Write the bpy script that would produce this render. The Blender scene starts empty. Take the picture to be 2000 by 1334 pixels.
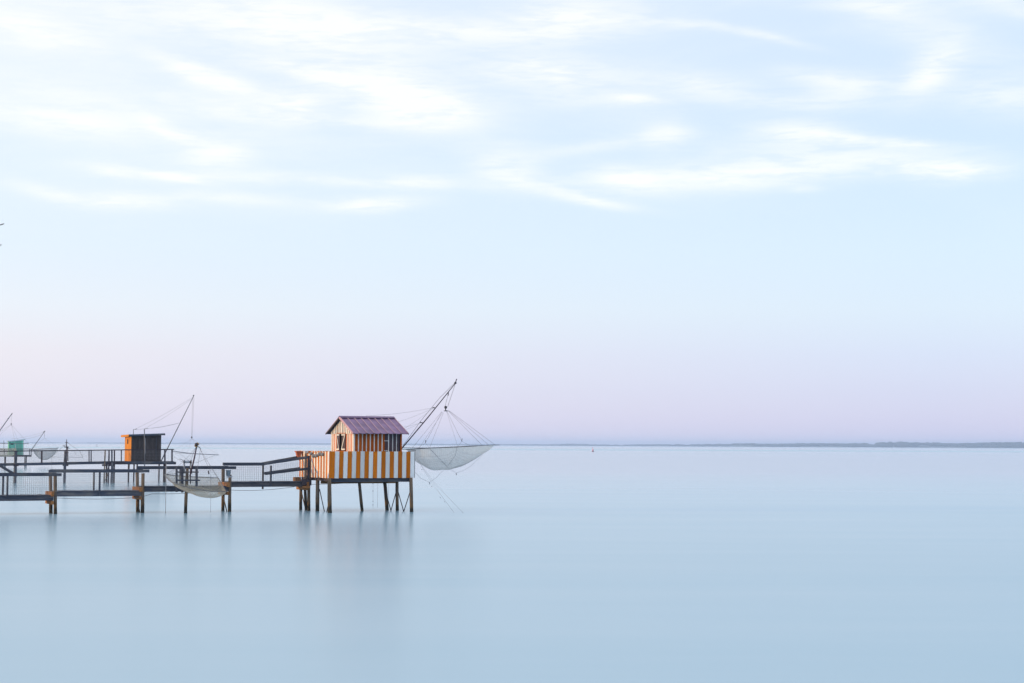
import bpy, math, random
from mathutils import Vector, Matrix, noise
R = math.radians
rnd = random.Random(7)
scene = bpy.context.scene
COL = scene.collection

# ------------------------------------------------------------------ camera
LENS, SENSOR, HCAM = 60.0, 36.0, 2.6
PITCH, ROLL = R(3.47), R(-0.26)
cam_d = bpy.data.cameras.new('camera'); cam = bpy.data.objects.new('camera', cam_d); COL.objects.link(cam)
cam_d.lens = LENS; cam_d.sensor_width = SENSOR; cam_d.clip_start = 0.1; cam_d.clip_end = 80000
CAMROT = Matrix.Rotation(R(90)+PITCH, 4, 'X') @ Matrix.Rotation(-ROLL, 4, 'Z')
cam.matrix_world = Matrix.Translation((0, 0, HCAM)) @ CAMROT
scene.camera = cam
scene.render.resolution_x, scene.render.resolution_y = 1024, 683
FPX = LENS/SENSOR*2000.0

def ray(px, py):
    v = CAMROT.to_3x3() @ Vector(((px-1000)/FPX, -(py-667)/FPX, -1))
    return v
def at(px, py, Y):
    """world point at horizontal distance Y from the shore viewpoint"""
    v = ray(px, py); t = Y/v.y
    return Vector((v.x*t, Y, HCAM+v.z*t))
def atw(px, Y, z):
    """world point in the bearing of px, at distance Y and height z"""
    p = at(px, 869, Y); return Vector((p.x, Y, z))
def zz(px, py, Y): return at(px, py, Y).z

def lin(r, g, b):
    f = lambda c: (c/255/12.92) if c/255 <= .04045 else ((c/255+.055)/1.055)**2.4
    return (f(r), f(g), f(b), 1)

# ------------------------------------------------------------------ sun and sky
SUN_AZ, SUN_EL = R(-101), R(5.5)         # azimuth from +Y, clockwise positive
sdir = Vector((math.sin(SUN_AZ)*math.cos(SUN_EL), math.cos(SUN_AZ)*math.cos(SUN_EL), math.sin(SUN_EL)))
sl = bpy.data.lights.new('sun', 'SUN'); sun = bpy.data.objects.new('sun', sl); COL.objects.link(sun)
sl.energy = 3.2; sl.angle = R(0.6); sl.color = (1.0, .60, .21)
sun.rotation_euler = sdir.to_track_quat('Z', 'Y').to_euler()

scene.view_settings.view_transform = 'Standard'; scene.view_settings.look = 'None'
scene.view_settings.exposure = 0; scene.cycles.volume_bounces = 2; scene.view_settings.gamma = 1; scene.view_settings.use_curve_mapping = False

world = bpy.data.worlds.new('World'); scene.world = world; world.use_nodes = True
nt = world.node_tree; nt.nodes.clear()
def N(t, **kw):
    n = nt.nodes.new(t)
    for k, v in kw.items():
        setattr(n, k, v)
    return n
def L(a, b): nt.links.new(a, b)
def M_(op, a, b=None, c=None, clamp=False):
    n = N('ShaderNodeMath', operation=op, use_clamp=clamp)
    for i, v in enumerate((a, b, c)):
        if v is None: continue
        if isinstance(v, (int, float)): n.inputs[i].default_value = v
        else: L(v, n.inputs[i])
    return n.outputs[0]
def MR(v, a, b, c=0.0, d=1.0, smooth=True, clamp=True):
    n = N('ShaderNodeMapRange'); n.interpolation_type = 'SMOOTHSTEP' if smooth else 'LINEAR'; n.clamp = clamp
    L(v, n.inputs[0])
    for i, x in enumerate((a, b, c, d)): n.inputs[i+1].default_value = x
    return n.outputs[0]
tc = N('ShaderNodeTexCoord'); sep = N('ShaderNodeSeparateXYZ'); L(tc.outputs['Generated'], sep.inputs[0])
X, Y_, Z = sep.outputs
el = M_('MULTIPLY', M_('ARCSINE', Z), 180/math.pi)
az = M_('MULTIPLY', M_('ARCTAN2', X, Y_), 180/math.pi)
def ramp(stops):
    # stops: elevation degrees -> srgb
    n = N('ShaderNodeValToRGB'); n.color_ramp.interpolation = 'EASE'
    f = M_('POWER', M_('DIVIDE', M_('MAXIMUM', el, 0.0), 90.0), 0.5, clamp=True)
    L(f, n.inputs[0]); cr = n.color_ramp
    while len(cr.elements) > 1: cr.elements.remove(cr.elements[-1])
    for i, (e, c) in enumerate(stops):
        p = (e/90)**.5
        s = cr.elements[0] if i == 0 else cr.elements.new(p)
        s.position = p; s.color = lin(*c)
    n.color_ramp.interpolation = 'LINEAR'
    return n.outputs[0]
away = ramp([(0, (216, 210, 240)), (.8, (208, 209, 241)), (1.8, (206, 212, 243)), (3, (208, 218, 246)), (4.5, (214, 228, 247)), (6.5, (213, 230, 249)),
             (9, (208, 227, 249)), (12, (209, 226, 249)), (16, (212, 228, 249)), (30, (226, 236, 250)), (90, (226, 234, 248))])
toward = ramp([(0, (238, 227, 241)), (.8, (235, 226, 241)), (1.8, (235, 228, 241)), (3, (238, 230, 240)), (4.5, (235, 237, 247)), (6.5, (228, 237, 250)),
               (9, (229, 239, 250)), (12, (232, 240, 250)), (16, (234, 240, 250)), (30, (232, 238, 249)), (90, (226, 234, 248))])
vn = N('ShaderNodeVectorMath', operation='DOT_PRODUCT'); L(tc.outputs['Generated'], vn.inputs[0]); vn.inputs[1].default_value = (sdir.x, sdir.y, 0)
side = MR(vn.outputs['Value'], -.42, .25, 0, 1, smooth=False)
mixb = N('ShaderNodeMixRGB'); L(side, mixb.inputs[0]); L(away, mixb.inputs[1]); L(toward, mixb.inputs[2])

# clouds: wind-drawn streaks, placed by bearing and elevation, frayed by noise
def aniso(scale, stretch, detail, dist=0.0, w=0.0, rot=0.0):
    cx = N('ShaderNodeCombineXYZ'); L(az, cx.inputs[0]); L(el, cx.inputs[1]); cx.inputs[2].default_value = w
    mp = N('ShaderNodeMapping'); L(cx.outputs[0], mp.inputs[0])
    mp.inputs['Rotation'].default_value = (0, 0, rot); mp.inputs['Scale'].default_value = (scale, scale*stretch, 1)
    no = N('ShaderNodeTexNoise'); L(mp.outputs[0], no.inputs['Vector']); no.inputs['Scale'].default_value = 1
    no.inputs['Detail'].default_value = detail; no.inputs['Roughness'].default_value = .5; no.inputs['Distortion'].default_value = dist
    return no
warpn = aniso(.16, 2.2, 3, .3)
ws = N('ShaderNodeSeparateXYZ'); L(warpn.outputs['Color'], ws.inputs[0])
waz = M_('ADD', az, M_('MULTIPLY', M_('SUBTRACT', ws.outputs[0], .5), 1.4))
wel = M_('ADD', el, M_('MULTIPLY', M_('SUBTRACT', ws.outputs[1], .5), .5))
fray = M_('ADD', M_('MULTIPLY', aniso(.45, 5.0, 5, .5, 3.1, R(-8)).outputs['Fac'], .6), M_('MULTIPLY', aniso(1.1, 7.0, 6, .6, 5.7, R(-12)).outputs['Fac'], .4))
def azel(px, py):
    v = ray(px, py).normalized()
    return math.degrees(math.atan2(v.x, v.y)), math.degrees(math.asin(v.z))
PD = math.degrees(1/FPX)
# x, y, half length, half thickness (photo px), tilt (deg, + = right end down), strength
clouds = [(560, 45, 260, 42, 6, 1.0), (60, 62, 120, 22, 10, .6), (180, 30, 200, 30, 0, .3), (400, 146, 100, 14, 18, .95), (578, 202, 60, 22, 3, .8), (430, 208, 120, 16, 8, .5),
          (600, 140, 120, 12, 8, .75), (765, 182, 130, 40, 14, 1.0), (860, 213, 85, 24, 4, .7), (120, 235, 190, 20, 3, .65), (340, 254, 55, 12, 20, .75), (150, 190, 150, 18, 8, .3),
          (435, 298, 60, 22, -4, .75), (350, 341, 65, 7, 7, .7), (215, 328, 65, 9, 2, .65), (235, 387, 85, 12, 2, .85), (90, 374, 85, 10, 12, .45),
          (450, 384, 120, 10, 3, .5), (730, 397, 85, 12, -4, .9), (815, 350, 70, 12, 0, .5), (600, 349, 260, 9, 1, .45), (985, 322, 70, 30, 8, .6), (880, 62, 200, 18, 2, .55), (760, 240, 180, 10, 2, .4),
          (1110, 35, 150, 34, -3, .95), (1310, 46, 120, 7, 6, .5), (1480, 68, 90, 6, 14, .5), (1070, 145, 125, 27, 2, .95), (1235, 192, 42, 7, 4, .6), (1180, 200, 150, 16, 0, .35),
          (1370, 164, 115, 20, 7, .65), (1600, 150, 80, 13, 7, .55), (1655, 176, 75, 22, -6, .6), (1540, 200, 130, 10, 3, .4), (1815, 137, 66, 24, -34, .95), (1965, 182, 120, 28, 4, .6),
          (1790, 45, 150, 32, 20, .35), (1700, 8, 150, 12, 4, .4), (1980, 15, 60, 12, 16, .5), (1560, 256, 85, 18, 4, .85), (1715, 275, 110, 8, 6, .8), (1440, 340, 250, 20, -2, .98), (1215, 350, 60, 16, 8, .7),
          (1850, 335, 85, 14, 3, .95), (1650, 302, 240, 20, 4, .5), (1290, 266, 42, 20, -10, .6), (1170, 288, 130, 10, -8, .4), (1160, 389, 80, 8, 10, .75), (1590, 367, 28, 5, 2, .4), (1050, 358, 90, 14, 8, .35),
          (250, 150, 620, 190, 2, .15)]
tot = None
for (px, py, hl, ht, tilt, s) in clouds:
    a0, e0 = azel(px, py); t = R(-tilt)
    dx = M_('SUBTRACT', waz, a0); dy = M_('SUBTRACT', wel, e0)
    u = M_('ADD', M_('MULTIPLY', dx, math.cos(t)/(hl*PD*1.15)), M_('MULTIPLY', dy, math.sin(t)/(hl*PD*1.15)))
    v = M_('ADD', M_('MULTIPLY', dx, -math.sin(t)/(ht*PD*1.4)), M_('MULTIPLY', dy, math.cos(t)/(ht*PD*1.4)))
    d = M_('ADD', M_('MULTIPLY', u, u), M_('MULTIPLY', v, v))
    m = M_('MULTIPLY', M_('EXPONENT', M_('MULTIPLY', d, -1.2)), s*.92)
    tot = m if tot is None else M_('ADD', tot, m)
fr2 = MR(fray, .34, .60, .52, 1.12)
c1 = M_('MULTIPLY', tot, fr2)
wisp = MR(aniso(.10, 3.2, 6, .8, 8.3, R(-6)).outputs['Fac'], .42, .72, 0, .28)
wisp = M_('ADD', M_('MULTIPLY', wisp, MR(el, 5.5, 11, 0, 1)), MR(el, 14, 32, 0, .55))
cl = M_('ADD', c1, wisp)
cloud = M_('MINIMUM', cl, 1.0)
cloud = MR(cloud, 0.0, 1.0, 0, .85, smooth=False)
mixc = N('ShaderNodeMixRGB'); L(cloud, mixc.inputs[0]); L(mixb.outputs[0], mixc.inputs[1]); mixc.inputs[2].default_value = (1.03, 1.01, 1.03, 1)
bgA = N('ShaderNodeBackground'); L(mixc.outputs[0], bgA.inputs[0]); bgA.inputs[1].default_value = 0.97
sky = N('ShaderNodeTexSky', sky_type='NISHITA'); sky.sun_disc = False; sky.sun_elevation = SUN_EL; sky.sun_rotation = SUN_AZ % (2*math.pi)
sky.altitude = 0; sky.air_density = 1; sky.dust_density = .6; sky.ozone_density = 2
bgB = N('ShaderNodeBackground'); L(sky.outputs[0], bgB.inputs[0]); bgB.inputs[1].default_value = 0.05
add = N('ShaderNodeAddShader'); L(bgA.outputs[0], add.inputs[0]); L(bgB.outputs[0], add.inputs[1])
wo = N('ShaderNodeOutputWorld'); L(add.outputs[0], wo.inputs[0])

# ------------------------------------------------------------------ materials
def newmat(name):
    m = bpy.data.materials.new(name); m.use_nodes = True; t = m.node_tree; t.nodes.clear()
    o = t.nodes.new('ShaderNodeOutputMaterial'); b = t.nodes.new('ShaderNodeBsdfPrincipled')
    t.links.new(b.outputs[0], o.inputs[0]); return m, t, b, o
def mixn(t, fac, a, b, kind='MIX'):
    n = t.nodes.new('ShaderNodeMixRGB'); n.blend_type = kind
    for i, v in enumerate((fac, a, b)):
        if isinstance(v, (int, float)): n.inputs[i].default_value = v
        elif isinstance(v, tuple): n.inputs[i].default_value = v if len(v) == 4 else (*v, 1)
        else: t.links.new(v, n.inputs[i])
    return n.outputs[0]
def noi(t, vec, scale, detail=4, rough=.55, sc=(1, 1, 1)):
    mp = t.nodes.new('ShaderNodeMapping'); mp.inputs['Scale'].default_value = sc; t.links.new(vec, mp.inputs[0])
    n = t.nodes.new('ShaderNodeTexNoise'); t.links.new(mp.outputs[0], n.inputs['Vector'])
    n.inputs['Scale'].default_value = scale; n.inputs['Detail'].default_value = detail; n.inputs['Roughness'].default_value = rough
    return n.outputs['Fac']
def mr(t, v, a, b, c=0., d=1.):
    n = t.nodes.new('ShaderNodeMapRange'); t.links.new(v, n.inputs[0])
    for i, x in enumerate((a, b, c, d)): n.inputs[i+1].default_value = x
    return n.outputs[0]
def bump(t, b, h, dist, strength=.5):
    n = t.nodes.new('ShaderNodeBump'); n.inputs['Strength'].default_value = strength; n.inputs['Distance'].default_value = dist
    t.links.new(h, n.inputs['Height']); t.links.new(n.outputs[0], b.inputs['Normal'])
def wood(name, c1, c2, c3=None, rough=.8, spec=.3, wet=False, peel=None):
    """grain runs along each piece's own X"""
    m, t, b, o = newmat(name)
    tcn = t.nodes.new('ShaderNodeTexCoord'); oi = t.nodes.new('ShaderNodeObjectInfo')
    off = t.nodes.new('ShaderNodeVectorMath'); off.operation = 'MULTIPLY_ADD'
    cmb = t.nodes.new('ShaderNodeCombineXYZ')
    for i in range(3): t.links.new(oi.outputs['Random'], cmb.inputs[i])
    t.links.new(cmb.outputs[0], off.inputs[0]); off.inputs[1].default_value = (37, 19, 53); t.links.new(tcn.outputs['Object'], off.inputs[2])
    v = off.outputs[0]
    g = noi(t, v, 6, 5, .6, (.6, 6, 6)); big = noi(t, v, 1.6, 3, .5, (.7, 3, 3)); sp = noi(t, v, 14, 3, .6, (.8, 2, 2))
    col = mixn(t, mr(t, g, .3, .7), c1, c2)
    if c3: col = mixn(t, mr(t, big, .48, .68, 0, .8), col, c3)
    val = mr(t, oi.outputs['Random'], 0, 1, .76, 1.14)
    hsv = t.nodes.new('ShaderNodeHueSaturation'); t.links.new(val, hsv.inputs['Value']); t.links.new(col, hsv.inputs['Color'])
    col = hsv.outputs[0]
    if peel: col = mixn(t, mr(t, sp, .56, .68, 0, peel[1]), col, peel[0])
    if wet:   # tide line: weed and mud stain low on the stilts (a real stain, by height)
        geo = t.nodes.new('ShaderNodeNewGeometry'); s = t.nodes.new('ShaderNodeSeparateXYZ'); t.links.new(geo.outputs['Position'], s.inputs[0])
        ad = t.nodes.new('ShaderNodeMath'); ad.operation = 'MULTIPLY_ADD'; t.links.new(big, ad.inputs[0]); ad.inputs[1].default_value = -.5; t.links.new(s.outputs[2], ad.inputs[2])
        col = mixn(t, mr(t, ad.outputs[0], .30, .05, 0, .7), col, (.13, .075, .025))
        ad2 = mr(t, ad.outputs[0], .06, -.06, 0, .95)
        col = mixn(t, ad2, col, (.024, .025, .022))
    t.links.new(col, b.inputs['Base Color']); b.inputs['Roughness'].default_value = rough
    b.inputs['Specular IOR Level'].default_value = spec
    bump(t, b, g, .006, .6)
    return m
def plain(name, c, rough=.6, metal=0., var=.25, scale=6, spec=.4):
    m, t, b, o = newmat(name); tcn = t.nodes.new('ShaderNodeTexCoord')
    n = noi(t, tcn.outputs['Object'], scale, 4)
    col = mixn(t, mr(t, n, .3, .7), tuple(x*(1-var) for x in c), tuple(min(1, x*(1+var)) for x in c))
    t.links.new(col, b.inputs['Base Color']); b.inputs['Roughness'].default_value = rough; b.inputs['Metallic'].default_value = metal
    b.inputs['Specular IOR Level'].default_value = spec
    bump(t, b, n, .004, .3)
    return m
def netmat(name, c, a0, a1):
    m, t, b, o = newmat(name); tcn = t.nodes.new('ShaderNodeTexCoord')
    n = noi(t, tcn.outputs['Object'], 3.0, 5, .6); n2 = noi(t, tcn.outputs['Object'], 1.1, 2)
    b.inputs['Base Color'].default_value = (*c, 1); b.inputs['Roughness'].default_value = .9; b.inputs['Specular IOR Level'].default_value = .1
    tr = t.nodes.new('ShaderNodeBsdfTransparent'); tl = t.nodes.new('ShaderNodeBsdfTranslucent'); tl.inputs[0].default_value = (*c, 1)
    mx0 = t.nodes.new('ShaderNodeMixShader'); mx0.inputs[0].default_value = .4; t.links.new(b.outputs[0], mx0.inputs[1]); t.links.new(tl.outputs[0], mx0.inputs[2])
    # a stretched mesh looks denser the more edge-on it hangs
    lw = t.nodes.new('ShaderNodeLayerWeight'); lw.inputs[0].default_value = .5
    fac = mr(t, n, .3, .7, a0, a1)
    pw = t.nodes.new('ShaderNodeMath'); pw.operation = 'POWER'; t.links.new(lw.outputs['Facing'], pw.inputs[0]); pw.inputs[1].default_value = 2.5
    ad = t.nodes.new('ShaderNodeMath'); ad.operation = 'MULTIPLY_ADD'; ad.use_clamp = True
    t.links.new(pw.outputs[0], ad.inputs[0]); ad.inputs[1].default_value = a0*.8; t.links.new(fac, ad.inputs[2])
    mx = t.nodes.new('ShaderNodeMixShader'); t.links.new(ad.outputs[0], mx.inputs[0]); t.links.new(tr.outputs[0], mx.inputs[1]); t.links.new(mx0.outputs[0], mx.inputs[2])
    t.links.new(mx.outputs[0], o.inputs[0]); return m

MAT = {}
MAT['rail'] = wood('weathered blue grey timber', (.032, .042, .070), (.075, .090, .130), (.15, .145, .15))
MAT['stilt'] = wood('old stilt timber', (.060, .050, .045), (.27, .19, .125), (.13, .13, .135), wet=True)
MAT['raw'] = wood('raw brown timber', (.20, .09, .035), (.42, .20, .08))
MAT['dark'] = wood('dark stained timber', (.035, .030, .045), (.065, .055, .075), (.085, .075, .09))
MAT['black'] = wood('charcoal boards', (.030, .026, .030), (.060, .052, .058), (.07, .06, .065))
MAT['orange'] = wood('orange painted board', (.50, .13, .004), (.59, .175, .006), (.43, .115, .006), rough=.7, spec=.12, peel=((.25, .09, .03), .5))
MAT['rust'] = wood('deep orange painted board', (.38, .080, .005), (.47, .115, .008), (.31, .07, .008), rough=.7, spec=.12, peel=((.16, .06, .02), .5))
MAT['redor'] = wood('red orange painted board', (.60, .13, .025), (.70, .18, .04), (.5, .12, .03), rough=.7, spec=.12)
MAT['white'] = wood('white painted board', (.70, .72, .74), (.80, .81, .82), (.60, .64, .69), rough=.6, peel=((.45, .46, .47), .35))
MAT['mauve'] = wood('plum painted door', (.060, .042, .060), (.085, .06, .085), (.10, .075, .10), rough=.6)
MAT['hutor'] = wood('bright orange end boards', (.56, .19, .008), (.64, .25, .014), (.47, .16, .008), rough=.7)
MAT['roof'] = plain('plum roof sheet', (.215, .13, .25), .5, .1, .3, 2.0)
MAT['rib'] = plain('light-catching mauve rib', (.50, .31, .38), .5, .1, .15)  # paler than the sheets: the light ribs catch is put into the colour
MAT['cap'] = plain('dark plum ridge cap', (.15, .09, .19), .5, .1, .2)
MAT['fascia'] = plain('dark verge trim', (.045, .045, .065), .6)
MAT['metal'] = plain('dull dark metal', (.05, .05, .07), .5, .5)
MAT['zinc'] = plain('grey zinc', (.30, .34, .40), .45, .4)
MAT['rope'] = plain('grey rope', (.10, .10, .12), .9)
MAT['palerope'] = plain('pale rope', (.32, .33, .36), .9)
MAT['mast'] = plain('dark mast', (.055, .035, .06), .55, .2)
MAT['greymast'] = plain('grey mast', (.12, .13, .16), .55, .2)
MAT['wire'] = plain('galvanised wire', (.26, .28, .32), .6, .3)
MAT['net'] = netmat('fine grey netting', (.78, .80, .80), .44, .64)
MAT['netB'] = netmat('sandy netting', (.50, .47, .39), .32, .52)
MAT['netfar'] = netmat('pale far netting', (.42, .45, .46), .30, .42)
MAT['netthin'] = netmat('sparse netting', (.5, .5, .5), .01, .03)
MAT['terra'] = plain('terracotta', (.42, .12, .06), .8)
MAT['slate'] = plain('grey float', (.20, .205, .22), .8, 0, .5, 12)
MAT['green'] = wood('sea green boards', (.13, .46, .37), (.17, .55, .45), (.24, .5, .42), rough=.7)
MAT['paleroof'] = plain('pale blue roof sheet', (.40, .55, .62), .5)
MAT['blueroof'] = plain('blue grey roof sheet', (.13, .17, .25), .45, .2)
MAT['hole'] = plain('dark interior', (.02, .018, .02), .9)
MAT['brass'] = plain('rusty yellow metal', (.28, .17, .05), .6, .3, .5, 20)
MAT['buoyred'] = plain('red buoy paint', (.75, .22, .30), .5)
MAT['bark'] = plain('bark', (.09, .07, .05), .9, 0, .4, 20)
MAT['leaf'] = plain('needles', (.03, .05, .03), .8)
MAT['coast'] = plain('coast land', (.05, .075, .06), .9, 0, .5, .004)
MAT['wood_far'] = plain('far woodland', (.026, .044, .040), .9, 0, .5, .01)
MAT['bank'] = plain('muddy bank', (.16, .13, .10), .9, 0, .4, 1.5)
MAT['glass'] = plain('dark pane', (.03, .035, .045), .15)

# ------------------------------------------------------------------ mesh helpers
def meshobj(name, verts, faces, mat, parent=None, mw=None, smooth=False, mesh=None):
    if mesh is None:
        mesh = bpy.data.meshes.new(name); mesh.from_pydata([tuple(v) for v in verts], [], faces); mesh.update()
        if mat: mesh.materials.append(mat)
        if smooth:
            for p in mesh.polygons: p.use_smooth = True
    o = bpy.data.objects.new(name, mesh); COL.objects.link(o)
    mw = mw or Matrix.Identity(4)
    if parent is not None:
        o.parent = parent; o.matrix_local = PW[parent.name].inverted() @ mw
    else: o.matrix_local = mw
    PW[o.name] = mw
    return o
PW = {}
def thing(name, label, cat, loc, group=None):
    o = bpy.data.objects.new(name, None); COL.objects.link(o); o.empty_display_size = .2
    o.location = loc; o['label'] = label; o['category'] = cat
    if group: o['group'] = group
    PW[o.name] = Matrix.Translation(loc); return o
def tag(o, label, cat, group=None):
    o['label'] = label; o['category'] = cat
    if group: o['group'] = group
    return o
def axes(p1, p2, up=Vector((0, 0, 1))):
    """frame whose X runs p1->p2; Y across, Z near 'up'"""
    x = (p2-p1).normalized(); y = up.cross(x)
    if y.length < 1e-3: y = Vector((0, 1, 0)).cross(x)
    y.normalize(); z = x.cross(y)
    m = Matrix((x, y, z)).transposed().to_4x4(); m.translation = (p1+p2)/2; return m
def cbox(l, w, h, c=.006):
    """box with chamfered long edges"""
    a, b, hh = l/2, w/2, h/2; c = min(c, w*.3, h*.3)
    prof = [(-b+c, -hh), (b-c, -hh), (b, -hh+c), (b, hh-c), (b-c, hh), (-b+c, hh), (-b, hh-c), (-b, -hh+c)]
    v = [(-a, y, z) for y, z in prof]+[(a, y, z) for y, z in prof]
    f = [tuple(range(7, -1, -1)), tuple(range(8, 16))]+[(i, (i+1) % 8, (i+1) % 8+8, i+8) for i in range(8)]
    return v, f
def beam(name, p1, p2, w, h, mat, parent, up=Vector((0, 0, 1)), c=.006, cache=None):
    """w across (Y), h along 'up' (Z)"""
    p1, p2 = Vector(p1), Vector(p2); m = axes(p1, p2, up)
    if cache is not None:
        k = (round((p2-p1).length, 3), w, h, mat.name)
        if k in cache: return meshobj(name, None, None, None, parent, m, mesh=cache[k])
        v, f = cbox((p2-p1).length, w, h, c); o = meshobj(name, v, f, mat, parent, m); cache[k] = o.data; return o
    v, f = cbox((p2-p1).length, w, h, c)
    return meshobj(name, v, f, mat, parent, m)
def tubegeo(pts, rads, n=8, seed=None, wob=0.):
    verts, faces = [], []; prev = None
    r_ = random.Random(seed)
    for i, p in enumerate(pts):
        d = (pts[min(i+1, len(pts)-1)]-pts[max(i-1, 0)]).normalized()
        if prev is None:
            a = Vector((0, 0, 1)) if abs(d.z) < .9 else Vector((1, 0, 0)); s = d.cross(a).normalized()
        else: s = (prev-d*prev.dot(d)).normalized()
        prev = s; t_ = d.cross(s)
        for k in range(n):
            an = 2*math.pi*k/n; rr = rads[i]*(1+(r_.uniform(-wob, wob) if wob else 0))
            verts.append(p+(s*math.cos(an)+t_*math.sin(an))*rr)
    for i in range(len(pts)-1):
        for k in range(n):
            faces.append((i*n+k, i*n+(k+1) % n, (i+1)*n+(k+1) % n, (i+1)*n+k))
    faces.append(tuple(range(n-1, -1, -1))); faces.append(tuple((len(pts)-1)*n+k for k in range(n)))
    return verts, faces
def tube(name, pts, r, mat, parent, n=8, wob=0., smooth=True, seed=1):
    pts = [Vector(p) for p in pts]; rads = r if isinstance(r, (list, tuple)) else [r]*len(pts)
    # own frame: X along the piece
    m = axes(pts[0], pts[-1]) if (pts[-1]-pts[0]).length > 1e-4 else Matrix.Translation(pts[0])
    inv = m.inverted(); v, f = tubegeo([inv @ p for p in pts], rads, n, seed, wob)
    return meshobj(name, v, f, mat, parent, m, smooth=smooth)
def pole(name, p1, p2, r1, r2, mat, parent, n=10, bend=.012):
    p1, p2 = Vector(p1), Vector(p2); L_ = (p2-p1).length; k = max(3, int(L_/.35)); pts = []; rr = []
    ph = rnd.uniform(0, 6.28)
    for i in range(k+1):
        t = i/k; q = p1.lerp(p2, t)
        s = math.sin(t*math.pi)*bend*L_*.5
        pts.append(q+Vector((math.cos(ph)*s, math.sin(ph)*s, 0))); rr.append((r1+(r2-r1)*t)*rnd.uniform(.93, 1.07))
    return tube(name, pts, rr, mat, parent, n, .05, seed=rnd.random())
def sagline(p1, p2, sag=0., k=8):
    p1, p2 = Vector(p1), Vector(p2); out = []
    if sag == 0: return [p1, p2]
    for i in range(k+1):
        t = i/k; q = p1.lerp(p2, t); q.z -= sag*4*t*(1-t); out.append(q)
    return out
def rope(p1, p2, parent, r=.006, sag=0., mat=None, name='rope'):
    return tube(name, sagline(p1, p2, sag), r, mat or MAT['rope'], parent, 4)
def lathe(name, prof, mat, parent, mw, n=14, smooth=True):
    v, f = [], []
    for (r, z) in prof:
        for k in range(n):
            a = 2*math.pi*k/n; v.append((r*math.cos(a), r*math.sin(a), z))
    for i in range(len(prof)-1):
        for k in range(n): f.append((i*n+k, i*n+(k+1) % n, (i+1)*n+(k+1) % n, (i+1)*n+k))
    f.append(tuple(range(n-1, -1, -1))); f.append(tuple((len(prof)-1)*n+k for k in range(n)))
    return meshobj(name, v, f, mat, parent, mw, smooth=smooth)
def ball(name, c, r, mat, parent, sq=1.):
    pr = [(r*math.sin(math.pi*i/8)+1e-4, -r*sq*math.cos(math.pi*i/8)) for i in range(9)]
    return lathe(name, pr, mat, parent, Matrix.Translation(c), 12)
def gather(items):
    v, f = [], []
    for vv, ff in items:
        o = len(v); v += list(vv); f += [tuple(i+o for i in q) for q in ff]
    return v, f
def boxgeo(p1, p2, w, h, up=Vector((0, 0, 1))):
    p1, p2 = Vector(p1), Vector(p2); m = axes(p1, p2, up); l = (p2-p1).length
    a, b, c = l/2, w/2, h/2
    v = [m @ Vector(q) for q in ((-a, -b, -c), (a, -b, -c), (a, b, -c), (-a, b, -c), (-a, -b, c), (a, -b, c), (a, b, c), (-a, b, c))]
    return v, [(0, 3, 2, 1), (4, 5, 6, 7), (0, 1, 5, 4), (1, 2, 6, 5), (2, 3, 7, 6), (3, 0, 4, 7)]
def wiremesh(name, a0, a1, b0, b1, parent, sx=.075, sz=.075, r=.0030):
    """woven wire panel between bottom edge a0-a1 and top edge b0-b1"""
    a0, a1, b0, b1 = map(Vector, (a0, a1, b0, b1)); it = []
    nx = max(2, round((a1-a0).length/sx)); nz = max(2, round((b0-a0).length/sz))
    for i in range(nx+1):
        t = i/nx; it.append(tubegeo([a0.lerp(a1, t), b0.lerp(b1, t)], [r]*2, 3))
    for j in range(nz+1):
        t = j/nz; it.append(tubegeo([a0.lerp(b0, t)+Vector((0, .003, 0)), a1.lerp(b1, t)+Vector((0, .003, 0))], [r]*2, 3))
    v, f = gather(it); o = meshobj(name, v, f, MAT['wire'], parent)
    o['kind'] = 'stuff'; return o
def netting(name, corners, sag, mat, parent, n=18, bottom=None, wrinkle=.03, power=1.0, thread=None):
    """bag of netting hung inside four corners"""
    A, B, C, D = [Vector(c) for c in corners]; v, f = [], []
    cen = (A+B+C+D)/4; off = Vector((0, 0, 0)) if bottom is None else Vector(bottom)-cen-Vector((0, 0, -sag))
    for j in range(n+1):
        for i in range(n+1):
            s, t = i/n, j/n
            p = A.lerp(B, s).lerp(D.lerp(C, s), t)
            e = (4*s*(1-s))*(4*t*(1-t)); e = (e**.5)*power
            p = p+Vector((off.x*e, off.y*e, 0))-Vector((0, 0, (sag-off.z)*e))
            w = noise.noise(Vector((s*6+3, t*6, 1.7)))*wrinkle*min(1, e*3)
            v.append(p+Vector((w*.5, w, w)))
    for j in range(n):
        for i in range(n):
            a = j*(n+1)+i; f.append((a, a+1, a+n+2, a+n+1))
    # keep in parent-local placement with object coords about the net's centre
    m = Matrix.Translation(cen); inv = m.inverted()
    if thread:
        st, r = thread; it = []
        for j in range(0, n+1, st): it.append(tubegeo([v[j*(n+1)+i] for i in range(n+1)], [r*(1.8 if j in (0, n) else 1)]*(n+1), 3)); it.append(tubegeo([v[i*(n+1)+j] for i in range(n+1)], [r*(1.8 if j in (0, n) else 1)]*(n+1), 3))
        tv, tf = gather(it); th = meshobj('threads', [inv @ q for q in tv], tf, MAT['rope'], parent, m); th['kind'] = 'stuff'
    return meshobj(name, [inv @ q for q in v], f, mat, parent, m, smooth=True)

# ------------------------------------------------------------------ water
def sheet(name, x0, x1, y0, y1, z, mat):
    o = meshobj(name, [(x0, y0, z), (x1, y0, z), (x1, y1, z), (x0, y1, z)], [(0, 1, 2, 3)], mat); o['kind'] = 'structure'; return o
m, t, b, o = newmat('calm estuary water')
geo = t.nodes.new('ShaderNodeNewGeometry')
sw = noi(t, geo.outputs['Position'], .02, 3, .5, (.5, 1.6, 1))
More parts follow.
